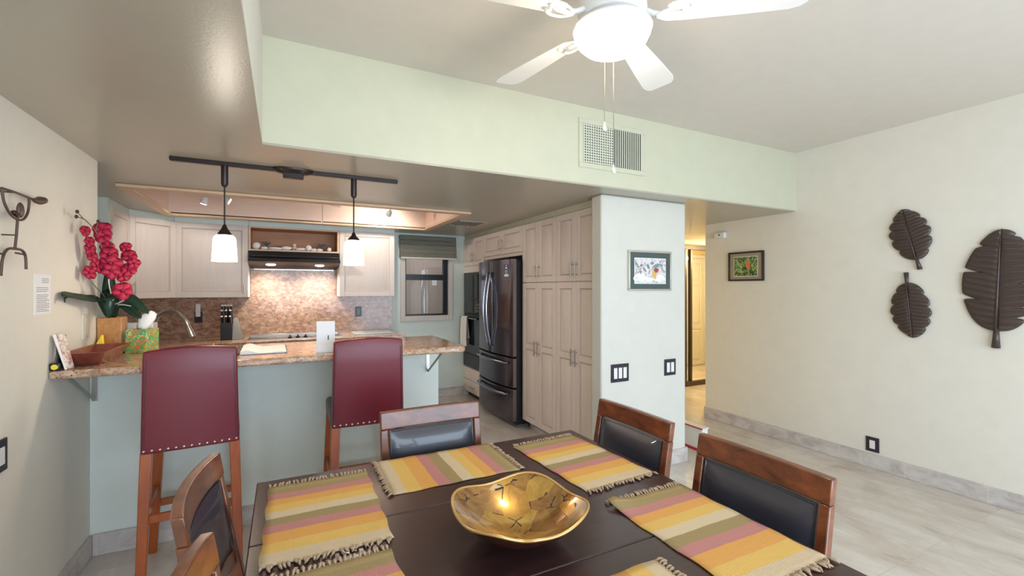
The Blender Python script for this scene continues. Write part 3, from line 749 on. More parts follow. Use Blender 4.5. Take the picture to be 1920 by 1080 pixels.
# lower worktop
bm = B(); prism(bm, [(-1.97, 3.345), (.95, 3.345), (.95, 3.98), (-.6, 3.98), (-.6, 5.17), (1.245, 5.17), (1.245, 5.8), (-1.555, 5.8), (-1.555, 4.69), (-1.23, 4.69), (-1.23, 4.59), (-1.97, 4.59)], .882, .92)
tag(obj('worktop', bm, M['granite'], bevel=.006, seg=3), 'u shaped granite worktop behind the breakfast bar', 'worktop')
def base(x0, x1, lb):
    t = thing('base_cabinet', lb, 'cabinet', ((x0+x1)/2, 5.5, 0), 'base cabinets under the back worktop')
    obj('body', bx(x0, x1, 5.22, 5.815, .1, .881), M['uppers'], t); obj('toe_kick', bx(x0, x1, 5.28, 5.8, 0, .1), M['dark'], t)
    nd = 2; ww = (x1-x0)/nd
    for k in range(nd): cab_door(t, (x0+k*ww+.002, 5.22, .11), (1, 0, 0), (0, -1, 0), ww-.004, .765, M['uppers'], None, (ww-.04 if k == 0 else .03, .68), .12)
base(-.59, .119, 'pale base cabinet left under the cooktop'); base(.121, 1.235, 'pale base cabinet on right nearest the window')
t = thing('base_cabinet', 'sink base cabinet hidden behind the breakfast bar wall', 'cabinet', (-.2, 3.65, 0))
obj('body', bx(-1.22, .94, 3.342, 3.93, .1, .881), M['uppers'], t); obj('toe_kick', bx(-1.22, .94, 3.342, 3.87, 0, .1), M['dark'], t)
t = thing('base_cabinet', 'corner base cabinet under the left worktop', 'cabinet', (-.9, 4.6, 0))
obj('body', bx(-1.22, -.62, 3.94, 5.2, .1, .881), M['uppers'], t)
# sink and faucet
t = thing('kitchen_sink', 'steel sink let into the worktop behind the bar', 'sink', (-.45, 3.72, .92))
bm = B(); box(bm, -.72, -.2, 3.55, 3.57, .9205, .926); box(bm, -.72, -.2, 3.87, 3.89, .9205, .926); box(bm, -.72, -.70, 3.57, 3.87, .9205, .926); box(bm, -.22, -.2, 3.57, 3.87, .9205, .926)
obj('rim', bm, M['chrome'], t); obj('basin', bx(-.70, -.22, 3.57, 3.87, .9203, .9215), M['greyblock'], t)
t = thing('faucet', 'brushed gooseneck faucet arching behind the tissue box', 'faucet', (-.80, 3.88, .92))
bm = B(); lathe(bm, [(.001, .9215), (.03, .9215), (.03, .93), (.02, .95), (.018, 1.02), (.001, 1.02)], -.80, 3.88, 20); obj('base', bm, M['chrome'], t, smooth='auto')
bm = B(); tube(bm, spline([(-.80, 3.88, 1.0), (-.798, 3.879, 1.16), (-.775, 3.866, 1.25), (-.725, 3.84, 1.287), (-.665, 3.81, 1.288), (-.612, 3.783, 1.245), (-.585, 3.77, 1.19)], 6), .0125, 12); obj('spout', bm, M['chrome'], t, smooth=True)
bm = B(); tube(bm, [(-.59, 3.772, 1.20), (-.575, 3.764, 1.16), (-.560, 3.757, 1.118)], [.014, .018, .021], 14); obj('spray_head', bm, M['nickel'], t, smooth='auto')
bm = B(); tube(bm, [(-.80, 3.88, .97), (-.83, 3.92, .985), (-.86, 3.95, 1.02)], [.008, .007, .006], 8); obj('handle', bm, M['chrome'], t, smooth=True)
# cooktop
t = thing('cooktop', 'built in cooktop with black knobs under the range hood', 'cooktop', (.12, 5.48, .92))
obj('glass', bx(-.33, .57, 5.26, 5.66, .9202, .928), M['ovenglass'], t, bevel=.003)
lab(obj('back_rail', bx(-.33, .57, 5.66, 5.72, .9202, .945), M['nickel'], t, bevel=.003), 'bright metal vent rail')
bm = B(); box(bm, -.335, .575, 5.252, 5.26, .9202, .93); obj('front_trim', bm, M['nickel'], t)
for x in (.06, .135, .21):
    bm = B(); lathe(bm, [(.001, .928), (.02, .928), (.02, .938), (.008, .942), (.008, .956), (.001, .957)], x, 5.34, 16); obj('knob', bm, M['black'], t, smooth='auto')
for x in (-.18, .42):
    bm = B(); tube(bm, [(x+.1*math.cos(a), 5.5+.1*math.sin(a), .9285) for a in [2*PI*k/32 for k in range(33)]], .0015, 6); obj('burner_ring', bm, M['greyblock'], t)
# glass board on the worktop
tag(obj('cutting_board', bx(.72, 1.17, 5.40, 5.76, .921, .933), M['glassy'], bevel=.004), 'pale glass cutting board on the worktop right of cooktop', 'cutting board')
# knife block
t = thing('knife_block', 'grey knife block full of black handled knives', 'knife block', (-.48, 5.5, .92))
bm = B(); rings(bm, [[(-.575, 5.43, .921), (-.575, 5.60, .921), (-.575, 5.63, 1.02), (-.575, 5.44, 1.10)], [(-.475, 5.43, .921), (-.475, 5.60, .921), (-.475, 5.63, 1.02), (-.475, 5.44, 1.10)]])
box(bm, -.574, -.476, 5.44, 5.60, .9215, 1.0)
obj('block', bm, M['black'], t, bevel=.003)
bm = B(); rings(bm, [[(-.474, 5.42, .921), (-.474, 5.66, .921), (-.474, 5.56, 1.15)], [(-.385, 5.46, .921), (-.37, 5.62, .921), (-.43, 5.56, 1.14)]])
lab(obj('side_wedge', bm, M['greyblock'], t, bevel=.003), 'brushed grey wedge side')
k = 0
for r, (z0, dz, yy) in enumerate(((1.06, .10, 5.47), (1.07, .15, 5.50), (1.08, .19, 5.53))):
    for q in range(3 if r < 2 else 4):
        x = -.562+q*(.036 if r < 2 else .026); a = Vector((x, yy, z0)); b = a+Vector((-.004, -.03, dz))
        kn = thing('kitchen_knife', 'black handled knife in the grey block, %s row, %s' % (('front', 'middle', 'rear')[r], ('first from left', 'second from left', 'third from left', 'fourth from left')[q]), 'knife', a, 'knives in the block')
        bm = B(); bar(bm, a, b, .018, .024); obj('handle', bm, M['black'], kn, bevel=.004)
        bm = B(); ball(bm, b+Vector((0, -.003, .003)), .0125, (1, 1, .8)); obj('end_cap', bm, M['capglint'], kn, smooth=True)
        bm = B(); bar(bm, a-Vector((0, 0, .06)), a, .002, .02); obj('blade', bm, M['chrome'], kn)
# backsplash outlets
def plate_y(x0, x1, z0, z1, y, m, name, lb, cat, n=1, rock=M['lid'], w=.02, hh=.6):
    t = thing(name, lb, cat, ((x0+x1)/2, y, (z0+z1)/2))
    obj('cover_plate', bx(x0, x1, y-.007, y, z0, z1), m, t, bevel=.002)
    W = x1-x0; H = z1-z0
    for k in range(n):
        cx = x0+W*(k+.5)/n if n > 1 else (x0+x1)/2
        if n > 1: cx = (x0+x1)/2+(k-(n-1)/2)*.046
        r = obj('rocker' if 'switch' in name else 'socket', bx(cx-w*.8, cx+w*.8, y-.011, y-.007, (z0+z1)/2-H*hh/2, (z0+z1)/2+H*hh/2), rock, t, bevel=.002)
    return t
plate_y(-.845, -.775, 1.085, 1.20, 5.80, M['darkplate'], 'power_outlet', 'dark outlet plate on the backsplash left of knife block', 'outlet', 1, M['black'])
tag(obj('plug_adapter', bx(-.832, -.790, 5.755, 5.788, 1.15, 1.285), M['lid'], bevel=.006, seg=3), 'white plug in adapter on dark backsplash outlet', 'plug')
plate_y(.78, .855, 1.105, 1.228, 5.80, M['darkplate'], 'power_outlet', 'black outlet on the backsplash right of the cooktop', 'outlet', 1, M['teal'])

# refrigerator
t = thing('refrigerator', 'black stainless french door refrigerator with two freezer drawers', 'refrigerator', (2.45, 4.59, 0))
fy0, fy1 = 4.135, 5.045
obj('case', bx(2.145, 2.84, 4.15, 5.05, .035, 1.735), M['fridgeside'], t, bevel=.004)
obj('base_grille', bx(2.16, 2.5, 4.17, 5.03, 0.0, .06), M['greyblock'], t)
def bowx(y): return 2.098-.045*(1-((y-4.59)/.46)**2)
def fpanel(name, y0, y1, z0, z1, m, parent):
    n = 14; ys = [y0+(y1-y0)*i/n for i in range(n+1)]
    pts = [(bowx(y)+(.010 if i in (0, n) else 0), y) for i, y in enumerate(ys)]+[(2.142, y1), (2.142, y0)]
    bm = B(); prism(bm, pts, z0, z1); return obj(name, bm, m, parent, bevel=.004)
dl = fpanel('door', 4.594, fy1, .745, 1.758, M['fridge'], t); dr = fpanel('door', fy0, 4.588, .745, 1.758, M['fridge'], t)
d1 = fpanel('drawer', fy0, fy1, .425, .728, M['fridge'], t); d2 = fpanel('drawer', fy0, fy1, .075, .408, M['fridge'], t)
for d, z0, z1 in ((dr, .75, 1.753), (d1, .43, .723), (d2, .08, .403)):
    bm = B(); box(bm, bowx(fy0)+.006, 2.14, fy0-.003, fy0, z0, z1)
    for y in (fy0+.0, ): pass
    lab(obj('edge_trim', bm, M['fridgeedge'], d), 'lighter steel edge strip')
for d, y in ((dl, 4.635), (dr, 4.548)):
    bm = B(); pts = [(bowx(y)+.0, y, .83)]+[(bowx(y)-.018-.052*math.sin(PI*i/12), y, .83+.79*i/12) for i in range(13)]+[(bowx(y), y, 1.62)]
    tube(bm, pts, .011, 10); obj('handle', bm, M['fridgehandle'], d, smooth='auto')
for d, z in ((d1, .675), (d2, .352)):
    bm = B(); pts = [(bowx(4.22), 4.22, z)]+[(bowx(4.22+.74*i/12)-.03-.018*math.sin(PI*i/12), 4.22+.74*i/12, z) for i in range(13)]+[(bowx(4.96), 4.96, z)]
    tube(bm, pts, .013, 10); obj('handle', bm, M['fridgehandle'], d, smooth='auto')
xs = bowx(4.25)-.003
bm = B(); rings(bm, [[(bowx(y)-.0015, y, 1.60), (bowx(y)-.0015, y, 1.70), (bowx(y), y, 1.70), (bowx(y), y, 1.60)] for y in (4.20, 4.24, 4.28)])
st = lab(obj('sticker', bm, M['sticker'], dr), 'navy and white product sticker')
bm = B()
for y0, y1, z0, z1 in ((4.205, 4.275, 1.575, 1.60), (4.232, 4.25, 1.682, 1.694), (4.226, 4.256, 1.655, 1.672), (4.218, 4.266, 1.632, 1.638), (4.218, 4.266, 1.62, 1.624), (4.222, 4.262, 1.608, 1.612)):
    rings(bm, [[(bowx(y)-.0025, y, z0), (bowx(y)-.0025, y, z1), (bowx(y)-.0005, y, z1), (bowx(y)-.0005, y, z0)] for y in (y0, (y0+y1)/2, y1)])
lab(obj('sticker_print', bm, M['paper'], st), 'white print')
bm = B(); box(bm, 2.10, 2.2, 4.16, 4.26, 1.735, 1.752); obj('hinge_cover', bm, M['black'], t)

# ceiling vent in taupe ceiling
t = thing('ceiling_vent', 'dark slotted vent in the taupe ceiling near the refrigerator', 'vent', (1.80, 4.62, HS-.01))
obj('backing', bx(1.66, 1.95, 4.47, 4.80, HS-.004, HS-.0005), M['dark'], t)
bm = B()
for k in range(7): box(bm, 1.665+k*.043, 1.677+k*.043, 4.475, 4.795, HS-.010, HS-.004)
box(bm, 1.65, 1.96, 4.46, 4.475, HS-.010, HS-.0005); box(bm, 1.65, 1.96, 4.795, 4.81, HS-.010, HS-.0005)
obj('slat', bm, M['soffit'], t)

# ------------------------------------------------------------------ breakfast bar
BT = 1.08
bm = B(); rr = .06; x1, y0 = 1.055, 2.715
pts = [(XL+.001, y0), (x1-rr, y0)]+[(x1-rr+rr*math.sin(a), y0+rr-rr*math.cos(a)) for a in [PI/2*k/6 for k in range(1, 7)]]+[(x1, 3.465), (XL+.001, 3.465)]
prism(bm, pts, BT-.038, BT)
tag(obj('bar_counter', bm, M['granite'], bevel=.012, seg=4), 'polished granite breakfast bar top on the pale mint half wall', 'counter')
def bracket(x, lb, side=1):
    t = thing('shelf_bracket', lb, 'bracket', (x, 3.2, .84), 'steel brackets under the bar')
    obj('wall_leg', bx(x-.012, x+.012, 3.203, 3.2095, .84, 1.041), M['nickel'], t)
    obj('top_leg', bx(x-.012, x+.012, 2.84, 3.2, 1.034, 1.041), M['bracketpaint'], t)
    bm = B(); bar(bm, (x, 3.2, .85), (x, 2.86, 1.034), .014, .006, (1, 0, 0)); obj('brace', bm, M['bracketpaint'], t)
bracket(XL+.02, 'grey metal bracket under the bar against the left wall')
bracket(.935, 'grey metal bracket under right end of the bar')

# stools
def make_stool():
    t = thing('bar_stool', '', 'bar stool', (0, 0, 0), 'burgundy bar stools')
    # back slab: arched top
    bm = B(); n = 14; rs = []
    W0, W1 = .196, .186
    for zz in [0, .06, .15, .25, .35, .43, .465, .476]:
        f = zz/.476; hw = W0+(W1-W0)*f
        row = []
        for i in range(n+1):
            u = -1+2*i/n; x = u*hw; top = .016*(1-u*u)*max(0, (f-.7)/.3)
            yb = -.262-.018*f-.008*(1-u*u)-(.012*(f-.9)/.1*-1 if f > .9 else 0)
            row.append((x, yb, .68+zz+top))
        for i in range(n, -1, -1):
            u = -1+2*i/n; x = u*hw; top = .016*(1-u*u)*max(0, (f-.7)/.3)
            yf = -.200-.022*f-(.012*(f-.9)/.1 if f > .9 else 0)
            row.append((x, yf, .68+zz+top))
        rs.append(row)
    rings(bm, rs); b = obj('backrest', bm, M['redleather'], t, bevel=.008, seg=3, smooth='auto')
    bm = B()
    for s in (-1, 1): tube(bm, [(s*.184, -.268, .70), (s*.181, -.277, .9), (s*.173, -.285, 1.12)], .0016, 5)
    obj('stitching', bm, M['seatleather'], b)
    for i in range(13):
        u = -1+2*i/12; bm = B(); ball(bm, (u*.183, -.264-.008*(1-u*u), .696), .0062, (1, .6, 1), 2); obj('nailhead', bm, M['brass'], b, smooth=True)
    bm = B(); box(bm, -.198, .198, -.205, .225, .66, .755); lab(obj('seat', bm, M['seatleather'], t, bevel=.022, seg=4), 'dark plum brown leather seat')
    L = [((-.175, -.235, .685), (-.195, -.275, 0)), ((.175, -.235, .685), (.195, -.275, 0)), ((-.172, .195, .68), (-.205, .225, 0)), ((.172, .195, .68), (.200, .225, 0))]
    for p, q in L:
        bm = B(); bar(bm, p, q, .046, .046, (0, 1, 0), .038, .038); obj('leg', bm, M['stoolwood'], t, bevel=.004)
    def at(k, z): p, q = L[k]; f = (p[2]-z)/p[2]; return Vector(p)+(Vector(q)-Vector(p))*f
    for a, b2, z in ((0, 1, .375), (2, 3, .27), (0, 2, .36), (1, 3, .36)):
        bm = B(); bar(bm, at(a, z), at(b2, z+(.0)), .02 if a else .02, .038, (0, 0, 1)); obj('stretcher', bm, M['stoolwood'], t, bevel=.003)
    return t
s1 = make_stool(); s2 = copytree(s1)
s1.location = (-.418, 2.905, 0); s1.rotation_euler.z = math.radians(5.0); s1['label'] = 'burgundy leather bar stool on the left, in front of papers and tissue box'
s2.location = (.435, 2.905, 0); s2.rotation_euler.z = math.radians(-1.0); s2['label'] = 'burgundy leather bar stool on the right, behind the far dining chair'

# ------------------------------------------------------------------ dining table
tx0, tx1, ty0, ty1, TZ = -.085, 1.255, .52, 1.84, .76
t = thing('dining_table', 'square dark espresso dining table with centre leaf in foreground', 'dining table', (.585, 1.18, 0))
for nm, a, b in (('tabletop', ty0, .9445), ('table_leaf', .9465, 1.3905), ('tabletop', 1.3925, ty1)):
    obj(nm, bx(tx0, tx1, a, b, TZ-.035, TZ), M['espresso'], t, bevel=.004, seg=3)
bm = B()
for a in ((.0, 1.17, ty0+.085, ty0+.11), (.0, 1.17, ty1-.11, ty1-.085), (0, .025, ty0+.11, ty1-.11), (1.145, 1.17, ty0+.11, ty1-.11)): box(bm, *a, .655, TZ-.036)
obj('apron', bm, M['espresso'], t)
for x in (-.015, 1.115):
    for y in (ty0+.065, ty1-.135): 
        bm = B(); bar(bm, (x+.035, y+.035, .0), (x+.035, y+.035, .655), .055, .055, (0, 1, 0), .072, .072); obj('leg', bm, M['espresso'], t, bevel=.004)

# chairs: local front faces +y
def make_chair(sag):
    t = thing('dining_chair', '', 'dining chair', (0, 0, 0), 'brown chairs with black leather backs')
    HW = .23
    cur = lambda x: -sag*(1-(x/HW)**2)
    def P(x, z, off=0): return Vector((x, -.195+cur(x)-(z-.45)*.17+off, z))
    def slab(x0, x1, z0, z1, th, n=14, off=0, bulge=0, zn=1):
        bm = B(); rs = []
        for i in range(n+1):
            x = x0+(x1-x0)*i/n; ring = []
            for k in range(zn+1):
                z = z0+(z1-z0)*k/zn; fx = 1-abs(2*(i/n)-1)**6; fz = 1-abs(2*(k/zn)-1)**4 if bulge else 0
                ring.append(P(x, z, off+th/2+bulge*fx*fz))
            for k in range(zn, -1, -1): ring.append(P(x, z0+(z1-z0)*k/zn, off-th/2))
            rs.append(ring)
        rings(bm, rs); return bm
    obj('top_rail', slab(-.23, .23, .838, .912, .028), M['chairwood'], t, bevel=.005, seg=3)
    obj('bottom_rail', slab(-.20, .20, .555, .60, .024), M['chairwood'], t, bevel=.003)
    for s in (-1, 1):
        bm = B(); x = s*.2145
        rs = []
        for z, wd, dp in ((0, .030, .034), (.25, .034, .040), (.46, .034, .044), (.60, .032, .034), (.838, .031, .028)):
            c = P(x, z) if z > .45 else Vector((x, -.195+cur(x)-.0-(.45-z)*(.10 if z < .45 else 0)-0, z))
            rs.append([c+Vector((-wd/2, -dp/2, 0)), c+Vector((wd/2, -dp/2, 0)), c+Vector((wd/2, dp/2, 0)), c+Vector((-wd/2, dp/2, 0))])
        rings(bm, rs); obj('rear_leg', bm, M['chairwood'], t, bevel=.004)
    bp = lab(obj('backrest', slab(-.193, .193, .605, .832, .018, 20, 0, .018, 12), M['blackleather'], t, smooth='auto'), 'black padded leather panel')
    bm = B()
    pl = [P(x, .828, .010) for x in [-.189+.378*i/14 for i in range(15)]]
    tube(bm, pl, .0035, 6)
    for s in (-1, 1): tube(bm, [P(s*.189, .61, .010), P(s*.189, .831, .010)], .0035, 6)
    obj('piping', bm, M['blackleather'], bp)
    bm = B(); rings(bm, [[(-.20, -.17, z), (.20, -.17, z), (.225, .235, z), (-.225, .235, z)] for z in (.40, .455)]); obj('seat_frame', bm, M['chairwood'], t, bevel=.004)
    bm = B(); rings(bm, [[(-.195, -.165, .456), (.195, -.165, .456), (.22, .23, .456), (-.22, .23, .456)], [(-.195, -.165, .48), (.195, -.165, .48), (.22, .23, .48), (-.22, .23, .48)], [(-.165, -.14, .505), (.165, -.14, .505), (.19, .20, .505), (-.19, .20, .505)]])
    lab(obj('seat', bm, M['blackleather'], t, bevel=.012, seg=4), 'black leather seat cushion')
    for s in (-1, 1):
        bm = B(); bar(bm, (s*.198, .21, 0), (s*.198, .21, .40), .030, .030, (0, 1, 0), .042, .042); obj('front_leg', bm, M['chairwood'], t, bevel=.003)
    return t
ch = make_chair(.010); ch2 = make_chair(.028)
chs = [((.602, 1.735, 0), 180, 'dark framed leather dining chair at far side of the table, back to stools'),
       ((1.115, 1.548, 0), 90, 'dining chair on right side farther away, against the off white wall end'),
       ((1.115, .955, 0), 90, 'largest dining chair on the right side, in front of travertine floor'),
       ((.062, 1.515, 0), -93, 'dining chair on left side with curved orange brown rail, beside left stool'),
       ((.118, .960, 0), -91, 'dining chair nearest camera at lower left, only its top corner showing')]
for i, (loc, a, lb) in enumerate(chs):
    c = ch if i == 0 else ch2 if i == 3 else copytree(ch if i < 3 else ch2)
    c.location = loc; c.rotation_euler.z = math.radians(a); c['label'] = lb

# placemats: local y runs along the length, fringe at both ends
def fringe_bm(w, sgn, L, seed):
    rnd = random.Random(seed); bm = B(); n = 27
    for i in range(n):
        x = -w/2+w*(i+.5)/n+.004*(rnd.random()-.5); y0 = sgn*L/2; ln = .013+.014*rnd.random(); dx = .013*(rnd.random()-.5)
        p = [Vector((x, y0-sgn*.003, .0035)), Vector((x+dx*.5, y0+sgn*ln*.35, .0055+.002*rnd.random())), Vector((x+dx, y0+sgn*ln*.7, .006)), Vector((x+dx*2, y0+sgn*ln, .003))]
        tube(bm, p, [.0020, .0036+.001*rnd.random(), .0040, .0016], 6)
        ball(bm, p[1], .0050, (1, 1, .8), 1)
    return bm
def make_mat(L, w, loc, rot, lb, seed, flip=False, curl=None):
    t = thing('placemat', lb, 'placemat', loc, 'striped woven placemats on the dining table', math.radians(rot))
    nx, ny = 14, 22; bm = B(); rnd = random.Random(seed)
    ph = rnd.random()*6
    def hz(u, v):
        z = .0008*(1+math.sin(u*5+ph)*math.sin(v*7+ph*1.3))
        if curl: 
            cx, cy = curl; d = math.hypot((u-cx)*w, (v-cy)*L); z += .022*max(0, 1-d/.10)**2
        return z
    g = {}
    for s, dz in ((0, 0), (1, .0032)):
        for i in range(nx+1):
            for j in range(ny+1):
                u = i/nx-.5; v = j/ny-.5; e = .0025*math.sin(v*23+ph)*(1 if abs(u) > .45 else 0)
                g[s, i, j] = bm.verts.new((u*w+e, v*L+.002*math.sin(u*17+ph), hz(u, v)+dz))
    for i in range(nx):
        for j in range(ny):
            bm.faces.new((g[1, i, j], g[1, i+1, j], g[1, i+1, j+1], g[1, i, j+1])); bm.faces.new((g[0, i, j], g[0, i, j+1], g[0, i+1, j+1], g[0, i+1, j]))
    for i in range(nx):
        for j in (0, ny): bm.faces.new((g[0, i, j], g[0, i+1, j], g[1, i+1, j], g[1, i, j]))
    for j in range(ny):
        for i in (0, nx): bm.faces.new((g[0, i, j], g[1, i, j], g[1, i, j+1], g[0, i, j+1]))
    obj('cloth', bm, M['weave'], t, world=False, smooth=True)
    obj('fringe', fringe_bm(w, 1, L, seed), M['fringe'], t, world=False, smooth=True)
    obj('fringe', fringe_bm(w, -1, L, seed+1), M['fringe'], t, world=False, smooth=True)
MZ = TZ+.0008
make_mat(.50, .325, (.112, 1.512, MZ), -1.0, 'striped woven placemat at left far corner of the table', 3)
make_mat(.50, .320, (.100, .955, MZ), 2.0, 'striped placemat cut off at bottom edge, left near corner', 11)
make_mat(.475, .315, (.565, 1.675, MZ), -90, 'striped placemat lying crosswise in front of far dining chair', 17)
make_mat(.495, .320, (1.060, 1.504, MZ), 3.0, 'striped woven placemat at right far corner of table', 23)
make_mat(.485, .318, (1.080, .905, MZ), 0.0, 'largest striped placemat on right near side, by the biggest chair', 31, curl=(-.45, .5))
make_mat(.475, .315, (.60, .70, MZ), 90, 'placemat at near side of table with only fringe showing', 37)

# bowl
bc = (.585, 1.112)
t = thing('decorative_bowl', 'gold mosaic shell bowl with wavy squared rim in table centre', 'bowl', (bc[0], bc[1], TZ))
n = 96
def rimR(a):
    q = math.radians(5)
    s = abs(math.cos(a-q))**2.7+abs(math.sin(a-q))**2.7
    r = .176*(s**(-1/2.7))
    r *= 1-.075*math.exp(-((((a-math.radians(243)+PI) % (2*PI))-PI)/.17)**2)
    return r
def rimZ(a):
    q = math.radians(5); return .092+.010*math.cos(4*(a-q-PI/4))-.014*math.exp(-((((a-math.radians(243)+PI) % (2*PI))-PI)/.2)**2)
def bowl_rings(f0, inner=True, m=16):
    out = []
    for k in range(m+1):
        f = k/m; rr_ = f0(f); out.append([(bc[0]+rimR(a)*rr_[0]*math.cos(a), bc[1]+rimR(a)*rr_[0]*math.sin(a), TZ+rr_[1](a)) for a in [2*PI*i/n for i in range(n)]])
    return out
def inn(f):
    e = f**.75
    return (max(.01, .965*f), lambda a, f=f: .016+(rimZ(a)-.016-.001)*(f**2.3))
def outr(f): return (max(.25, .25+.75*f), lambda a, f=f: .002+(rimZ(a)-.003)*(f**1.75))
bm = B(); rings(bm, bowl_rings(inn), cap=False); lab(obj('inner_mosaic', bm, M['gold'], t, smooth=True), 'cracked gold mosaic inside')
bm = B(); rings(bm, bowl_rings(outr), cap=False)
bm.faces.new([v for v in sorted(bm.verts, key=lambda q: q.index)][:0] or list(bm.verts)[:n][::-1])
lab(obj('outer_shell', bm, M['bowlout'], t, smooth=True), 'dark glossy underside')
bm = B(); pts = [(bc[0]+rimR(a)*.985*math.cos(a), bc[1]+rimR(a)*.985*math.sin(a), TZ+rimZ(a)) for a in [2*PI*i/n for i in range(n+1)]]
tube(bm, pts, .0042, 8, False); lab(obj('rim', bm, M['goldrim'], t, smooth=True), 'pale gold rim')

# ------------------------------------------------------------------ main ceiling fan
FX, FY, FZ = 1.12, 1.367, 2.472
t = thing('ceiling_fan', 'large white five bladed ceiling fan with glowing bowl light', 'ceiling fan', (FX, FY, 2.0))
bm = B(); lathe(bm, [(.001, HC-.001), (.07, HC-.001), (.075, HC-.03), (.05, HC-.07), (.02, HC-.08), (.018, 2.60), (.09, 2.595), (.125, 2.575), (.13, 2.50), (.115, 2.475), (.06, 2.462), (.001, 2.46)], FX, FY, 40); obj('motor_housing', bm, M['fanwhite'], t, smooth='auto')
bm = B(); lathe(bm, [(.001, 2.472), (.075, 2.472), (.085, 2.466), (.075, 2.458), (.085, 2.452), (.075, 2.447), (.146, 2.444), (.150, 2.436), (.144, 2.430), (.001, 2.430)], FX, FY, 40); obj('light_fitting', bm, M['fanwhite'], t, smooth='auto')
bm = B(); lathe(bm, [(.140, 2.442), (.146, 2.432), (.143, 2.417), (.131, 2.392), (.108, 2.370), (.078, 2.355), (.034, 2.346), (.001, 2.345)], FX, FY, 48); lab(obj('glass_bowl', bm, M['globe'], t, smooth=True), 'glowing alabaster glass bowl')
bm = B(); lathe(bm, [(.001, 2.346), (.035, 2.346), (.035, 2.342), (.026, 2.337), (.012, 2.333), (.001, 2.331)], FX, FY, 28); obj('finial', bm, plain('finial_nickel', (.52, .50, .50), .35, .6), t, smooth='auto')
th0 = -.739
for k in range(5):
    a = th0+k*2*PI/5; u = Vector((math.cos(a), math.sin(a), 0)); v = Vector((-u.y, u.x, 0)); p = Vector((FX, FY, FZ))
    tl = -math.tan(math.radians(10))
    def sec(r, hw, th=.006):
        c = p+u*r; return [c+v*hw+Vector((0, 0, hw*tl+th)), c-v*hw+Vector((0, 0, -hw*tl+th)), c-v*hw+Vector((0, 0, -hw*tl)), c+v*hw+Vector((0, 0, hw*tl))]
    bm = B(); rings(bm, [sec(.20, .030), sec(.215, .042), sec(.25, .048), sec(.45, .064), (sec(.62, .074)), sec(.655, .066), sec(.675, .048)])
    bl = obj('blade', bm, M['fanwhite'], t, bevel=.0015)
    bm = B()
    zz = Vector((0, 0, -.006))
    tube(bm, [p+u*.10+Vector((0, 0, .035)), p+u*.15+Vector((0, 0, .006)), p+u*.19+zz, p+u*.25+zz], [.013, .011, .010, .008], 8)
    for s in (-1, 1): tube(bm, spline([p+u*.16+zz, p+u*.20+v*s*.030+zz, p+u*.245+v*s*.034+zz, p+u*.27+v*s*.018+zz, p+u*.255+v*s*.010+zz], 4), .0055, 6)
    obj('blade_bracket', bm, M['fanwhite'], bl, smooth=True)
for x, y, z, nm in ((FX-.028, FY+.01, 2.05, 'short'), (FX+.004, FY-.004, 1.888, 'long')):
    bm = B(); zc = 2.328
    while zc > z+.04: ball(bm, (x, y, zc), .0021, (1, 1, 1), 1); zc -= .0055
    tube(bm, [(x, y, 2.328), (x, y, z+.03)], .0008, 4)
    c = obj('pull_chain', bm, M['chainmetal'], t)
    bm = B(); lathe(bm, [(.001, z+.035), (.003, z+.033), (.004, z+.022), (.008, z+.008), (.006, z+.001), (.001, z)], x, y, 14); lab(obj('fob', bm, M['fanwhite'], c, smooth='auto'), 'white drop fob')
point('fan_bulb', (FX, FY, 2.28), 11, (1.0, .88, .70), .12, t)

# air grille on the bulkhead
gx0, gx1, gz0, gz1 = 1.803, 2.40, 2.285, 2.625
t = thing('air_grille', 'cream return air grille on the pale green bulkhead', 'vent', (2.1, YB, gz0))
bm = B(); w_ = .035
for a in ((gx0, gx1, gz0, gz0+w_), (gx0, gx1, gz1-w_, gz1), (gx0, gx0+w_, gz0+w_, gz1-w_), (gx1-w_, gx1, gz0+w_, gz1-w_)): box(bm, a[0], a[1], YB-.008, YB, a[2], a[3])
obj('frame', bm, M['palemint'], t, bevel=.003)
obj('backing', bx(gx0+w_, gx1-w_, YB-.0015, YB-.0005, gz0+w_, gz1-w_), M['dark'], t)
bm = B(); n1 = 27
for k in range(n1):
    x = gx0+w_+.006+(gx1-gx0-2*w_-.012)*k/(n1-1); box(bm, x-.0035, x+.0035, YB-.010, YB-.003, gz0+w_, gz1-w_)
obj('vertical_slat', bm, M['register'], t)
bm = B()
for k in range(15):
    z = gz0+w_+.008+(gz1-gz0-2*w_-.016)*k/14; box(bm, gx0+w_, gx0+w_+.27, YB-.006, YB-.002, z-.004, z+.004)
obj('horizontal_slat', bm, M['register'], t)

# ------------------------------------------------------------------ things on the off white wall end and right wall
plate_y(2.223, 2.396, .731, .869, 2.73, M['darkplate'], 'light_switch', 'dark plate with three white rocker switches', 'switch', 3, M['lid'], .021)
plate_y(2.772, 2.897, .737, .87, 2.73, M['darkplate'], 'light_switch', 'dark plate with two white rocker switches near hall corner', 'switch', 2, M['lid'], .021)
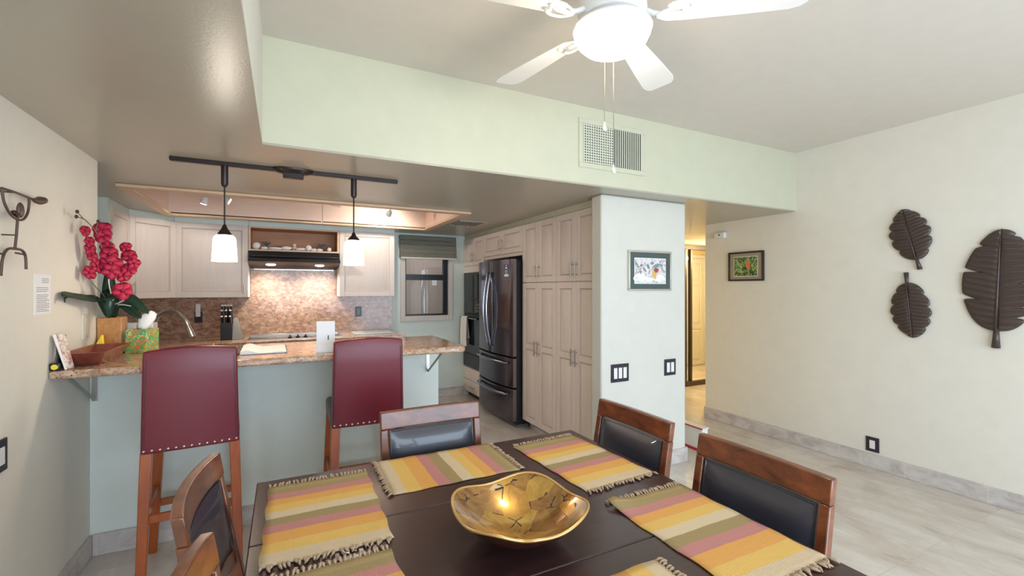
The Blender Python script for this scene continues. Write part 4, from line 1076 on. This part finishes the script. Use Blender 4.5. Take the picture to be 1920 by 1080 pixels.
# framed watercolour
x0, x1, z0, z1 = 2.387, 2.835, 1.433, 1.748; y = 2.73
t = thing('framed_picture', 'silver framed watercolour of flowers with slate mat', 'picture', ((x0+x1)/2, y, z0))
bm = B(); f = .014
for a in ((x0, x1, z0, z0+f), (x0, x1, z1-f, z1), (x0, x0+f, z0+f, z1-f), (x1-f, x1, z0+f, z1-f)): box(bm, a[0], a[1], y-.022, y, a[2], a[3])
obj('frame', bm, M['silver'], t, bevel=.003)
obj('mount', bx(x0+f, x1-f, y-.012, y-.002, z0+f, z1-f), M['mat1'], t)
ax0, ax1, az0, az1 = x0+.065, x1-.063, z0+.06, z1-.062
obj('mount_edge', bx(ax0-.006, ax1+.006, y-.0135, y-.012, az0-.006, az1+.006), M['paper'], t)
pr_ = obj('print', bx(ax0, ax1, y-.015, y-.0135, az0, az1), M['art1'], t)
def ell(bm, cx, cz, rx, rz, y, ang=0, n=18, mi=0):
    vs = []
    for k in range(n):
        a = 2*PI*k/n; px, pz = rx*math.cos(a), rz*math.sin(a)
        vs.append(bm.verts.new((cx+px*math.cos(ang)-pz*math.sin(ang), y, cz+px*math.sin(ang)+pz*math.cos(ang))))
    f = bm.faces.new(vs); f.material_index = mi; return vs
bm = B(); yy = y-.0156
W, H = ax1-ax0, az1-az0
for fx, fz, rx, rz, an, mi in ((.12, .25, .06, .03, .3, 4), (.35, .15, .08, .02, 0, 4), (.8, .2, .06, .03, 0, 4), (.68, .53, .030, .018, .2, 0), (.60, .38, .016, .034, .1, 1), (.66, .30, .012, .028, -.2, 1), (.70, .72, .036, .016, .3, 2), (.85, .75, .020, .010, -.4, 2),
        (.30, .55, .028, .008, -.8, 3), (.17, .45, .006, .020, .3, 3), (.42, .68, .012, .022, .5, 3), (.20, .72, .014, .010, .2, 3), (.55, .82, .020, .012, .1, 2), (.06, .22, .004, .004, 0, 3), (.33, .10, .004, .004, 0, 3), (.60, .08, .004, .004, 0, 3), (.88, .12, .004, .004, 0, 3)):
    ell(bm, ax0+fx*W, az0+fz*H, rx, rz, yy-.00005*len(bm.faces), an, mi=mi)
obj('painted_flowers', bm, [M['crimsonink'], M['ochre'], M['teal'], M['ink'], M['paper']], pr_)
# framed flower photo on right wall
y0, y1, z0, z1 = 2.856, 3.25, 1.527, 1.828
t = thing('framed_picture', 'dark framed picture of an orange flower with taupe mat', 'picture', (XR, (y0+y1)/2, z0))
bm = B(); f = .017
for a in ((y0, y1, z0, z0+f), (y0, y1, z1-f, z1), (y0, y0+f, z0+f, z1-f), (y1-f, y1, z0+f, z1-f)): box(bm, XR-.024, XR, a[0], a[1], a[2], a[3])
obj('frame', bm, M['blackframe'], t, bevel=.003)
obj('mount', bx(XR-.012, XR-.002, y0+f, y1-f, z0+f, z1-f), M['mat2'], t)
by0, by1, bz0, bz1 = y0+.070, y1-.066, z0+.052, z1-.055
obj('mount_edge', bx(XR-.0135, XR-.012, by0-.006, by1+.006, bz0-.006, bz1+.006), M['towel'], t)
pr_ = obj('print', bx(XR-.015, XR-.0135, by0, by1, bz0, bz1), M['art2'], t)
bm = B()
for k, (fy, fz, r1, r2, an, mi) in enumerate(((.38, .62, .022, .034, 0, 0), (.34, .45, .012, .028, .2, 0), (.42, .50, .012, .03, -.3, 0), (.36, .22, .006, .03, .1, 1),
        (.75, .55, .045, .012, .6, 1), (.80, .35, .045, .010, .25, 1), (.85, .78, .035, .010, .9, 1), (.70, .22, .045, .009, .1, 1), (.12, .35, .030, .009, -.7, 1), (.15, .65, .028, .008, -1.1, 1))):
    vs = ell(bm, 0, 0, r1, r2, 0, an, mi=mi)
    for v in vs: v.co = Vector((XR-.0155-.0001*k, by0+fy*(by1-by0)+v.co.x, bz0+fz*(bz1-bz0)+v.co.z))
obj('printed_flower', bm, [M['coral'], plain('leaf_ink', (.30, .45, .17), .5)], pr_)
# sensor
t = thing('motion_sensor', 'small white sensor box high on the right wall by hall', 'sensor', (XR, 3.345, 2.0))
obj('housing', bx(XR-.045, XR, 3.285, 3.41, 1.995, 2.055), M['lid'], t, bevel=.008, seg=3)
bm = B(); ball(bm, (XR-.046, 3.345, 2.028), .009, (.4, 1, 1)); obj('lens', bm, M['black'], t, smooth=True)
# outlet low on right wall
t = thing('power_outlet', 'black plated outlet just above right wall skirting', 'outlet', (XR, 1.94, .133))
obj('cover_plate', bx(XR-.008, XR, 1.893, 1.985, .133, .25), M['darkplate'], t, bevel=.002)
obj('socket', bx(XR-.012, XR-.008, 1.920, 1.958, .158, .225), M['lid'], t, bevel=.002)
# left wall plates
t = thing('light_switch', 'dark switch plate cut off at left edge of photo', 'switch', (XL, 2.31, .78))
obj('cover_plate', bx(XL, XL+.008, 2.27, 2.374, .772, .892), M['darkplate'], t, bevel=.002)
obj('rocker', bx(XL+.008, XL+.013, 2.30, 2.345, .80, .865), M['lid'], t, bevel=.003)
t = thing('light_switch', 'ivory blank plate on left wall behind the bar tray', 'switch', (XL, 3.14, 1.18))
obj('cover_plate', bx(XL, XL+.007, 3.09, 3.185, 1.183, 1.315), M['ivory'], t, bevel=.002)
bm = B(); ball(bm, (XL+.007, 3.138, 1.30), .004, (.5, 1, 1)); ball(bm, (XL+.007, 3.138, 1.198), .004, (.5, 1, 1)); obj('screw', bm, M['ink'], t)
# notice
t = thing('paper_notice', 'white printed notice taped to the left wall', 'notice', (XL, 2.67, 1.34))
obj('sheet', bx(XL, XL+.0015, 2.595, 2.742, 1.338, 1.511), M['paper'], t)
bm = B(); rnd = random.Random(5)
for k in range(19):
    z = 1.492-k*.0078
    if k in (3, 4, 8): continue
    ya, yb = (2.66, 2.725) if k < 3 else (2.612, 2.70+.03*rnd.random())
    yq = ya
    while yq < yb: q = yq+.006+.014*rnd.random(); box(bm, XL+.0015, XL+.0019, yq, min(q, yb), z-.0014, z+.0014); yq = q+.004
obj('printed_text', bm, M['ink'], t)
# metal figure
S = .035
t = thing('metal_wall_sculpture', 'thin rusty metal figure holding a paddle on left wall', 'wall sculpture', (XL, 2.35, 1.5))
X = XL+.04
bm = B(); tube(bm, [(X, 2.25, 1.807), (X, 2.339, 1.809), (X, 2.433, 1.807), (X, 2.48, 1.806)], .0046, 8)
lab(obj('pole', bm, M['metalart'], t, smooth=True), 'pole held overhead')
bm = B(); tube(bm, [(X, 2.475, 1.806), (X, 2.50, 1.805), (X, 2.53, 1.811), (X, 2.565, 1.818), (X, 2.585, 1.820)], [.006, .010, .017, .014, .003], 12); obj('paddle_blade', bm, M['metalart'], t, smooth=True)
bm = B(); tube(bm, spline([(X, 2.25, 1.806), (X, 2.267, 1.758), (X, 2.31, 1.722), (X, 2.362, 1.71), (X, 2.405, 1.719), (X, 2.437, 1.755), (X, 2.446, 1.809)]), .0046, 8); obj('arms', bm, M['metalart'], t, smooth=True)
bm = B(); tube(bm, spline([(X, 2.358, 1.712), (X, 2.35, 1.652), (X, 2.339, 1.597)]), .0046, 8); obj('torso', bm, M['metalart'], t, smooth=True)
bm = B(); tube(bm, spline([(X, 2.245, 1.495), (X, 2.258, 1.56), (X, 2.288, 1.592), (X, 2.339, 1.598), (X, 2.393, 1.595), (X, 2.417, 1.572), (X, 2.421, 1.525)]), .0048, 8); obj('legs', bm, M['metalart'], t, smooth=True)
bm = B(); tube(bm, [(X, 2.17, 1.574), (X, 2.26, 1.573)], .0036, 8); tube(bm, [(X, 2.345, 1.583), (X, 2.418, 1.581)], .0036, 8); obj('loincloth_bar', bm, M['metalart'], t, smooth=True)
bm = B(); ball(bm, (X+.004, 2.368, 1.747), .026, (.35, .85, 1.15)); tube(bm, [(X, 2.356, 1.715), (X, 2.358, 1.73)], .006, 8); obj('head', bm, M['metalart'], t, smooth=True)
bm = B(); tube(bm, [(X, 2.352, 1.722), (X, 2.338, 1.726), (X, 2.328, 1.736)], [.004, .006, .008], 8); obj('ornament', bm, M['bronze'], t, smooth=True)
bm = B(); tube(bm, [(XL, 2.35, 1.65), (X, 2.35, 1.65)], .003, 6); tube(bm, [(XL, 2.339, 1.808), (X, 2.339, 1.808)], .003, 6); obj('wall_pin', bm, M['metalart'], t)

# carved leaves: built in (a, b) = (sideways, along midrib) then stood on the right wall
def carved_leaf(lb, tip, stemend, halfw, stemlen, nlobes, slit, seed, ribs, skew=0, flipface=1, slits=None, rnde=.50):
    """tip/stemend: (Y, Z) on the right wall"""
    T = Vector((0, tip[0], tip[1])); S_ = Vector((0, stemend[0], stemend[1])); ax = (T-S_); Ltot = ax.length; ax.normalize()
    side = Vector((0, -ax.z, ax.y))
    t = thing('carved_leaf', lb, 'wall decoration', (XR, (tip[0]+stemend[0])/2, min(tip[1], stemend[1])), 'carved wooden leaves on the right wall')
    L_ = Ltot-stemlen; rnd = random.Random(seed); NU, NV = 150, 14
    def wid(s, sd):
        base_ = halfw*(math.sin(PI*min(1, max(0, s))**.95)**rnde) if 0 < s < 1 else 0
        base_ *= (1+skew*(1-2*s))
        if slits is not None:
            for (sd2, s0, dep, wd) in slits:
                if sd2 == sd: base_ *= 1-dep*math.exp(-abs((s-s0)/wd)**1.6)
            return base_
        ph = s*nlobes+(.3 if sd > 0 else 0); lobe = abs(math.sin(PI*ph))**.45
        return base_*(1-slit*(1-lobe))
    bm = B(); rows = []
    for i in range(NU+1):
        s = i/NU; row = []
        for j in range(-NV, NV+1):
            q = j/NV; sd = 1 if q > 0 else -1
            # ribs sweep towards the tip away from the midrib
            sw = s
            ww = wid(s, sd); a = q*ww
            b = s*L_ + abs(q)*ww*.30*math.sin(PI*s)*(1-s*.6)
            hgt = .012+.016*(1-q*q)+.010*math.sin(PI*s)+.0075*abs(math.sin(PI*ribs*s))*(1-abs(q)**6)*min(1, abs(q)*6)-(.004 if abs(q) < .05 else 0)
            p = S_+ax*(stemlen+b*(L_/(L_+.0)))+side*a*flipface
            row.append(bm.verts.new((XR-hgt, p.y, p.z)))
        rows.append(row)
    for i in range(NU):
        for j in range(2*NV):
            try: bm.faces.new((rows[i][j], rows[i+1][j], rows[i+1][j+1], rows[i][j+1]))
            except ValueError: pass
    # back sheet
    back = [[bm.verts.new((v.co.x+.009, v.co.y, v.co.z)) for v in r] for r in rows]
    for i in range(NU):
        for j in range(2*NV): bm.faces.new((back[i][j], back[i][j+1], back[i+1][j+1], back[i+1][j]))
        for j in (0, 2*NV): bm.faces.new((rows[i][j], rows[i+1][j], back[i+1][j], back[i][j]))
    obj('leaf_blade', bm, M['leafart'], t, smooth=True)
    bm = B(); p = []
    for f in (0, .3, .6, .8, .93): q = S_+ax*(stemlen+L_*f); p.append((XR-.037-.008*math.sin(PI*f)*0-.002, q.y, q.z))
    tube(bm, p, [halfw*.045, halfw*.04, halfw*.03, halfw*.02, halfw*.01], 8); obj('midrib', bm, M['leafart'], t, smooth=True)
    bm = B(); q0 = S_; q1 = S_+ax*(stemlen+.02)
    tube(bm, [(XR-.016, q0.y, q0.z), (XR-.020, (q0.y+q1.y)/2, (q0.z+q1.z)/2), (XR-.026, q1.y, q1.z)], [halfw*.13, halfw*.10, halfw*.08], 10); obj('stem', bm, M['leafart'], t, smooth=True)
carved_leaf('upper of the two small carved dark leaves, stem pointing down', (1.735, 2.055), (1.628, 1.592), .128, .075, 5, .24, 1, 15, .10)
carved_leaf('lower of the two small carved dark leaves, stem pointing up', (1.668, 1.078), (1.713, 1.57), .125, .075, 5, .22, 2, 15, .08)
carved_leaf('large carved dark leaf with slits on right wall', (1.198, 1.843), (1.228, 1.055), 0.180, .11, 5, .1, 3, 17, .16, rnde=.46, slits=[(1, .13, .40, .012), (1, .22, .36, .012), (1, .44, .48, .014), (1, .70, .22, .014), (1, .93, .3, .012), (-1, .28, .42, .012), (-1, .55, .48, .012), (-1, .83, .25, .014)])

# ------------------------------------------------------------------ hall
t = thing('closet_door', 'bronze framed mirrored closet door at the end of hall', 'closet', (5.6, 4.8, 0))
bm = B()
for x0, x1 in ((5.28, 5.32), (5.395, 5.43), (6.35, 6.39), (6.40, 6.43)): box(bm, x0, x1, 4.785, 4.825, .06, 2.03)
for z0, z1 in ((0, .07), (2.03, 2.10)): box(bm, 4.2, 7.4, 4.775, 4.829, z0, z1)
obj('frame', bm, M['bronzeframe'], t, bevel=.003)
obj('mirror', bx(5.43, 6.35, 4.80, 4.806, .07, 2.03), M['mirror'], t)
obj('mirror', bx(4.25, 5.395, 4.812, 4.818, .07, 2.03), M['mirror'], t)
t = thing('door_1', 'cream six panel door reflected in the closet mirror', 'door', (6.8, 3.56, 0)); t['kind'] = 'structure'
bm = B()
for a in ((6.18, 6.25, 0, 2.08), (7.15, 7.22, 0, 2.08), (6.25, 7.15, 2.02, 2.08)): box(bm, a[0], a[1], 3.561, 3.585, a[2], a[3])
obj('casing', bm, M['white'], t, bevel=.004)
bm = door_bm((6.26, 3.561, .01), (1, 0, 0), (0, 1, 0), .44, 2.0, [.72, 1.55], st=.09); obj('door_leaf', bm, [M['white'], M['ivory']], t)
bm = door_bm((6.70, 3.561, .01), (1, 0, 0), (0, 1, 0), .44, 2.0, [.72, 1.55], st=.09); obj('door_leaf', bm, [M['white'], M['ivory']], t)
for z in (.25, 1.05, 1.8): obj('hinge', bx(6.235, 6.262, 3.585, 3.59, z-.05, z+.05), M['bronze'], t)
t = thing('ceiling_lamp', 'warm flush dome lamp on the hall ceiling', 'ceiling lamp', (5.9, 4.2, HS-.09))
bm = B(); lathe(bm, [(.001, HS-.001), (.15, HS-.001), (.15, HS-.02), (.001, HS-.02)], 5.9, 4.2, 30); obj('base', bm, M['nickel'], t, smooth='auto')
bm = B(); lathe(bm, [(.14, HS-.021), (.13, HS-.05), (.09, HS-.075), (.001, HS-.085)], 5.9, 4.2, 30); obj('lamp_shade', bm, M['halllamp'], t, smooth=True)
point('hall_bulb', (5.9, 4.2, HS-.22), 60, (1.0, .80, .48), .1, t)
# low white box edged in red
t = thing('storage_box', 'low white box with red edges on floor by the wall end', 'box', (3.35, 2.9, 0))
bm = B(); rings(bm, [[(3.30, 2.80, z), (3.37, 2.80, z), (3.37, 3.12, z), (3.30, 3.12, z)] for z in (.02, .205)]); obj('body', bm, M['white'], t, bevel=.004)
bm = B(); box(bm, 3.292, 3.376, 2.792, 3.128, .205, .213); lab(obj('lid', bm, M['white'], t), 'white lid')
bm = B(); box(bm, 3.286, 3.292, 2.79, 3.13, .203, .213); lab(obj('rim', bm, M['red'], t), 'red lid edge')
bm = B(); box(bm, 3.29, 3.365, 2.81, 3.11, 0.0, .02); lab(obj('base_trim', bm, M['red'], t), 'red base edge')

# ------------------------------------------------------------------ things on the bar
# red wooden tray
t = thing('serving_tray', 'reddish brown wooden dish with flared sides at left of bar', 'tray', (-.84, 3.0, BT))
ob = [(-.885, 2.86), (-.797, 2.86), (-.797, 3.15), (-.885, 3.15)]; orr = [(-.925, 2.79), (-.757, 2.785), (-.757, 3.215), (-.925, 3.215)]
def rr4(pts, z, ins=0):
    cx = sum(p[0] for p in pts)/4; cy = sum(p[1] for p in pts)/4
    return [(p[0]+(ins if p[0] < cx else -ins), p[1]+(ins if p[1] < cy else -ins), z) for p in pts]
bm = B(); vr = rings(bm, [rr4(ob, BT+.0005), rr4(orr, BT+.068), rr4(orr, BT+.068, .009), rr4(ob, BT+.010, .006)], cap=False); bm.faces.new(vr[0][::-1]); bm.faces.new(vr[-1])
obj('dish', bm, M['traywood'], t, bevel=.003, seg=3)
# brochures leaning on the wall
t = thing('brochure', 'pink printed brochure card leaning at left end of bar', 'brochure', (-.905, 2.80, BT))
def card(nm, m, p, ):  # p: four corners, thickness towards the wall
    bm = B(); a = [Vector(q) for q in p]; nn = (a[1]-a[0]).cross(a[3]-a[0]).normalized()*.003
    rings(bm, [a, [q+nn for q in a]]); return obj(nm, bm, m, t)
card('cover', M['brochure'], [(-.884, 2.742, BT+.001), (-.868, 2.785, BT+.001), (-.906, 2.800, BT+.160), (-.928, 2.745, BT+.160)])
card('border', M['paper'], [(-.8845, 2.737, BT+.001), (-.882, 2.745, BT+.001), (-.922, 2.750, BT+.162), (-.927, 2.738, BT+.162)])
t = thing('folder', 'dark folder standing behind the pink brochure card', 'folder', (-.92, 2.84, BT))
card('cover', M['black'], [(-.927, 2.80, BT+.001), (-.9265, 2.88, BT+.001), (-.930, 2.885, BT+.150), (-.9305, 2.80, BT+.150)])
t = thing('tape_measure', 'tiny black and yellow tape measure at the bar end', 'tape measure', (-.912, 2.728, BT))
obj('case', bx(-.933, -.896, 2.722, 2.738, BT+.0005, BT+.036), M['black'], t, bevel=.006, seg=3)
bm = B(); tube(bm, [(-.914, 2.722, BT+.018), (-.914, 2.7195, BT+.018)], .012, 16); lab(obj('label_disc', bm, M['yellow'], t), 'yellow disc')
# yellow napkin
bm = B(); rings(bm, [[(-.930, 3.232, BT+.0005), (-.925, 3.285, BT+.0005), (-.895, 3.278, BT+.0005), (-.888, 3.235, BT+.0005)], [(-.925, 3.245, BT+.06), (-.920, 3.285, BT+.06), (-.893, 3.282, BT+.06), (-.890, 3.25, BT+.06)], [(-.908, 3.275, BT+.112), (-.906, 3.285, BT+.112), (-.898, 3.283, BT+.112), (-.899, 3.276, BT+.112)]])
tag(obj('folded_napkin', bm, M['yellow'], bevel=.004), 'bright yellow folded cloth between tray and wooden vase', 'napkin')
# vase with orchids
vx0, vx1, vy0, vy1 = -.932, -.822, 3.292, 3.400
t = thing('wooden_vase', 'square honey coloured wooden vase holding red orchids', 'vase', ((vx0+vx1)/2, (vy0+vy1)/2, BT))
bm = B(); box(bm, vx0, vx1, vy0, vy1, BT+.0005, BT+.205); obj('body', bm, M['vasewood'], t, bevel=.005, seg=3)
bm = B(); lathe(bm, [(.001, 0), (.036, 0), (.039, .002), (.034, .004), (.001, .003)], 0, 0, 30); xform(bm, Matrix.Translation(((vx0+vx1)/2, vy0, BT+.075)) @ Matrix.Rotation(PI/2, 4, 'X'))
lab(obj('carved_circle', bm, M['vasedark'], t, smooth='auto'), 'raised carved disc')
t = thing('orchid', 'artificial crimson orchid with dark green leaves in wooden vase', 'flowers', (-.877, 3.345, BT+.206))
V0 = Vector((-.877, 3.345, BT+.207))
stems = [
 [V0, (-.870, 3.25, 1.45), (-.862, 3.16, 1.60), (-.862, 3.09, 1.70), (-.868, 3.03, 1.755), (-.884, 2.93, 1.80), (-.890, 2.892, 1.821)],
 [V0, (-.860, 3.24, 1.45), (-.842, 3.15, 1.56), (-.835, 3.134, 1.618), (-.845, 3.139, 1.664)],
 [V0, (-.86, 3.28, 1.40), (-.81, 3.22, 1.48), (-.77, 3.19, 1.56), (-.775, 3.195, 1.668)],
 [V0, (-.87, 3.2, 1.40), (-.882, 3.1, 1.46), (-.893, 3.035, 1.507)],
 [(-.868, 3.03, 1.755), (-.880, 2.96, 1.79), (-.894, 2.895, 1.797)],
 [(-.868, 3.05, 1.745), (-.866, 3.082, 1.801)],
 [(-.862, 3.14, 1.60), (-.88, 3.08, 1.575), (-.888, 3.049, 1.622)]]
for st_ in stems:
    bm = B(); tube(bm, spline(st_, 5), .0024, 6); obj('stem', bm, M['stem'], t, smooth=True)
for p in ((-.890, 2.892, 1.821), (-.894, 2.895, 1.797), (-.866, 3.082, 1.801)):
    bm = B(); ball(bm, p, .0075, (1, 1, 1.3)); obj('bud', bm, M['bud'], t, smooth=True)
flowers = [(-.885, 2.972, 1.738, .026, 1), (-.849, 3.073, 1.762, .038, 2), (-.846, 3.075, 1.727, .036, 3), (-.885, 3.028, 1.690, .026, 4), (-.885, 3.035, 1.655, .028, 5), (-.882, 3.052, 1.618, .030, 6),
           (-.845, 3.139, 1.672, .032, 7), (-.832, 3.120, 1.632, .040, 8), (-.826, 3.112, 1.585, .046, 9), (-.820, 3.105, 1.545, .040, 10), (-.872, 3.085, 1.566, .034, 11), (-.888, 3.035, 1.530, .032, 12),
           (-.783, 3.197, 1.680, .026, 13), (-.764, 3.185, 1.628, .036, 14), (-.740, 3.173, 1.590, .028, 15), (-.760, 3.165, 1.556, .036, 16), (-.778, 3.150, 1.520, .032, 17), (-.767, 3.077, 1.438, .043, 18)]
for x, y, z, r, sd in flowers:
    rnd = random.Random(sd*7); bm = B()
    fd = Vector((.35+.5*(rnd.random()-.5), -1, .25+.5*(rnd.random()-.5))).normalized(); a = fd.cross(Vector((0, 0, 1))).normalized(); b = a.cross(fd).normalized()
    if x < -.87: fd = Vector((.9, -.6, .2)).normalized(); a = fd.cross(Vector((0, 0, 1))).normalized(); b = a.cross(fd).normalized()
    c = Vector((x, y, z)); ph = rnd.random()*2
    if x-r < XL+.008: c.x = XL+.008+r*.8
    for k in range(5):
        an = ph+2*PI*k/5; d = a*math.cos(an)+b*math.sin(an); s = d.cross(fd).normalized(); R = r*(1.2 if k % 2 else 1.02); hw = r*.60
        rs = []
        for f, ww, lift in ((.06, .25, 0), (.3, .8, .06), (.6, 1.0, .10), (.82, .85, .04), (.95, .5, -.04), (1.0, .12, -.08)):
            m_c = c+d*R*f+fd*r*lift
            rs.append([m_c+s*hw*ww+fd*r*.04, m_c+fd*r*.02, m_c-s*hw*ww+fd*r*.04, m_c-fd*r*.02])
        rings(bm, rs)
    f_ = obj('flower', bm, M['petal'], t, smooth=True)
    bm = B(); ball(bm, c+fd*r*.16, r*.2, (1, 1, 1)); obj('flower_centre', bm, M['petalcore'], f_, smooth=True)
def leafstrip(path, wd, up, m=M['leaf'], fold=.25):
    P = spline(path, 6); bm = B(); rs = []; n = len(P)-1
    for i, p in enumerate(P):
        d = (P[min(i+1, n)]-P[max(i-1, 0)]).normalized(); s = d.cross(Vector(up)).normalized(); nn = s.cross(d).normalized(); f = i/n
        w_ = wd*max(.06, math.sin(PI*min(1, f*.93+.07))**.6)
        rs.append([p+s*w_+nn*w_*fold, p+nn*.002, p-s*w_+nn*w_*fold, p-nn*.002])
    rings(bm, rs); return obj('leaf', bm, m, t, smooth=True)
leafstrip([V0+Vector((0, -.02, 0)), (-.865, 3.25, 1.36), (-.85, 3.17, 1.40), (-.845, 3.155, 1.36), (-.845, 3.165, 1.29)], .050, (0, -1, .2), fold=-.15)
leafstrip([V0, (-.86, 3.26, 1.37), (-.852, 3.2, 1.45), (-.85, 3.185, 1.56)], .034, (.2, -1, 0), fold=-.15)
leafstrip([V0, (-.868, 3.26, 1.36), (-.855, 3.22, 1.45), (-.84, 3.19, 1.53)], .024, (.5, -1, 0), fold=-.15)
leafstrip([V0, (-.875, 3.15, 1.385), (-.890, 3.03, 1.395), (-.900, 2.93, 1.405), (-.912, 2.815, 1.418), (-.905, 2.80, 1.385)], .026, (1, 0, .9))
leafstrip([V0, (-.82, 3.24, 1.385), (-.77, 3.17, 1.40), (-.71, 3.11, 1.36), (-.655, 3.075, 1.312)], .032, (.1, -1, 1.3))
leafstrip([V0, (-.82, 3.22, 1.355), (-.77, 3.16, 1.35), (-.72, 3.11, 1.31), (-.69, 3.09, 1.288)], .028, (.1, -1, 1.1))
for p in ([(-.845, 3.2, 1.36), (-.80, 3.14, 1.37), (-.755, 3.09, 1.395)], [(-.845, 3.2, 1.35), (-.79, 3.15, 1.362), (-.74, 3.12, 1.355)], [(-.84, 3.18, 1.42), (-.838, 3.14, 1.48), (-.836, 3.13, 1.53)]):
    bm = B(); tube(bm, spline(p, 4), .0028, 6); obj('aerial_root', bm, M['towel'], t, smooth=True)
# tissue box
ang = math.radians(-13); u = Vector((-math.cos(ang), -math.sin(ang), 0)); v = Vector((.30, 1, 0)).normalized(); F = Vector((-.704, 3.255, BT+.0005))
t = thing('tissue_box', 'green floral tissue box beside the wooden vase', 'tissue box', (F.x, F.y, BT))
c0 = [F, F+u*.103, F+u*.103+v*.125, F+v*.125]
bm = B(); rings(bm, [c0, [q+Vector((0, 0, .134)) for q in c0]]); obj('carton', bm, M['floral'], t, bevel=.002)
bm = B(); cc = (c0[0]+c0[2])/2+Vector((.012, 0, .1345)); rs = []
for k, (f, dz, ww) in enumerate(((-.01, 0, .026), (-.004, .025, .034), (.008, .055, .038), (.020, .080, .034), (.026, .096, .022), (.030, .100, .008))):
    rs.append([cc+Vector((f+ww*math.cos(a)*(1+.25*math.sin(3*a+k)), ww*.5*math.sin(a)-.01, dz+.006*math.sin(2*a+k))) for a in [2*PI*i/16 for i in range(16)]])
rings(bm, rs); lab(obj('tissue', bm, M['paper'], t, smooth=True), 'white tissue pulled up')
# white printed box behind
t = thing('carton', 'white printed carton standing behind the tissue box', 'carton', (-.82, 3.62, .92))
obj('body', bx(-.905, -.735, 3.56, 3.68, .9205, 1.232), M['lid'], t, bevel=.006)
bm = B()
for k in range(9): box(bm, -.900+.006*(k % 3), -.878, 3.5585, 3.56, 1.10+k*.014, 1.105+k*.014)
obj('printed_text', bm, M['ink'], t)
# open booklet with black clip edge
t = thing('booklet', 'open white booklet lying on the bar between the stools', 'booklet', (-.1, 3.05, BT))
bm = B(); n = 12; rs = []
for i in range(n+1):
    f = i/n; x = -.215+.228*f; h = .008+.018*math.exp(-((f-.12)/.16)**2)+.002*math.sin(f*9)
    rs.append([(x, 2.905, BT+.003), (x-.006, 3.26, BT+.003), (x-.006, 3.26, BT+h), (x, 2.905, BT+h)])
rings(bm, rs); lab(obj('pages', bm, M['paper'], t, smooth='auto'), 'white pages')
bm = B(); tube(bm, spline([(-.222, 2.90, BT+.006), (-.235, 3.0, BT+.012), (-.238, 3.15, BT+.018), (-.232, 3.26, BT+.014)], 5), .0045, 8); obj('binding', bm, M['black'], t, smooth=True)
obj('cover', bx(-.212, .016, 2.898, 3.262, BT+.0004, BT+.003), M['ink'], t)
# white upright card
t = thing('sign_card', 'blank white upright card on the bar left of right stool', 'sign', (.218, 2.825, BT))
obj('panel', bx(.168, .267, 2.822, 2.828, BT+.006, BT+.180), M['paper'], t, bevel=.001)
obj('foot', bx(.168, .267, 2.80, 2.855, BT+.0005, BT+.006), M['lid'], t, bevel=.001)
bm = B(); box(bm, .228, .234, 2.8205, 2.822, BT+.072, BT+.098); obj('printed_mark', bm, M['black'], t)
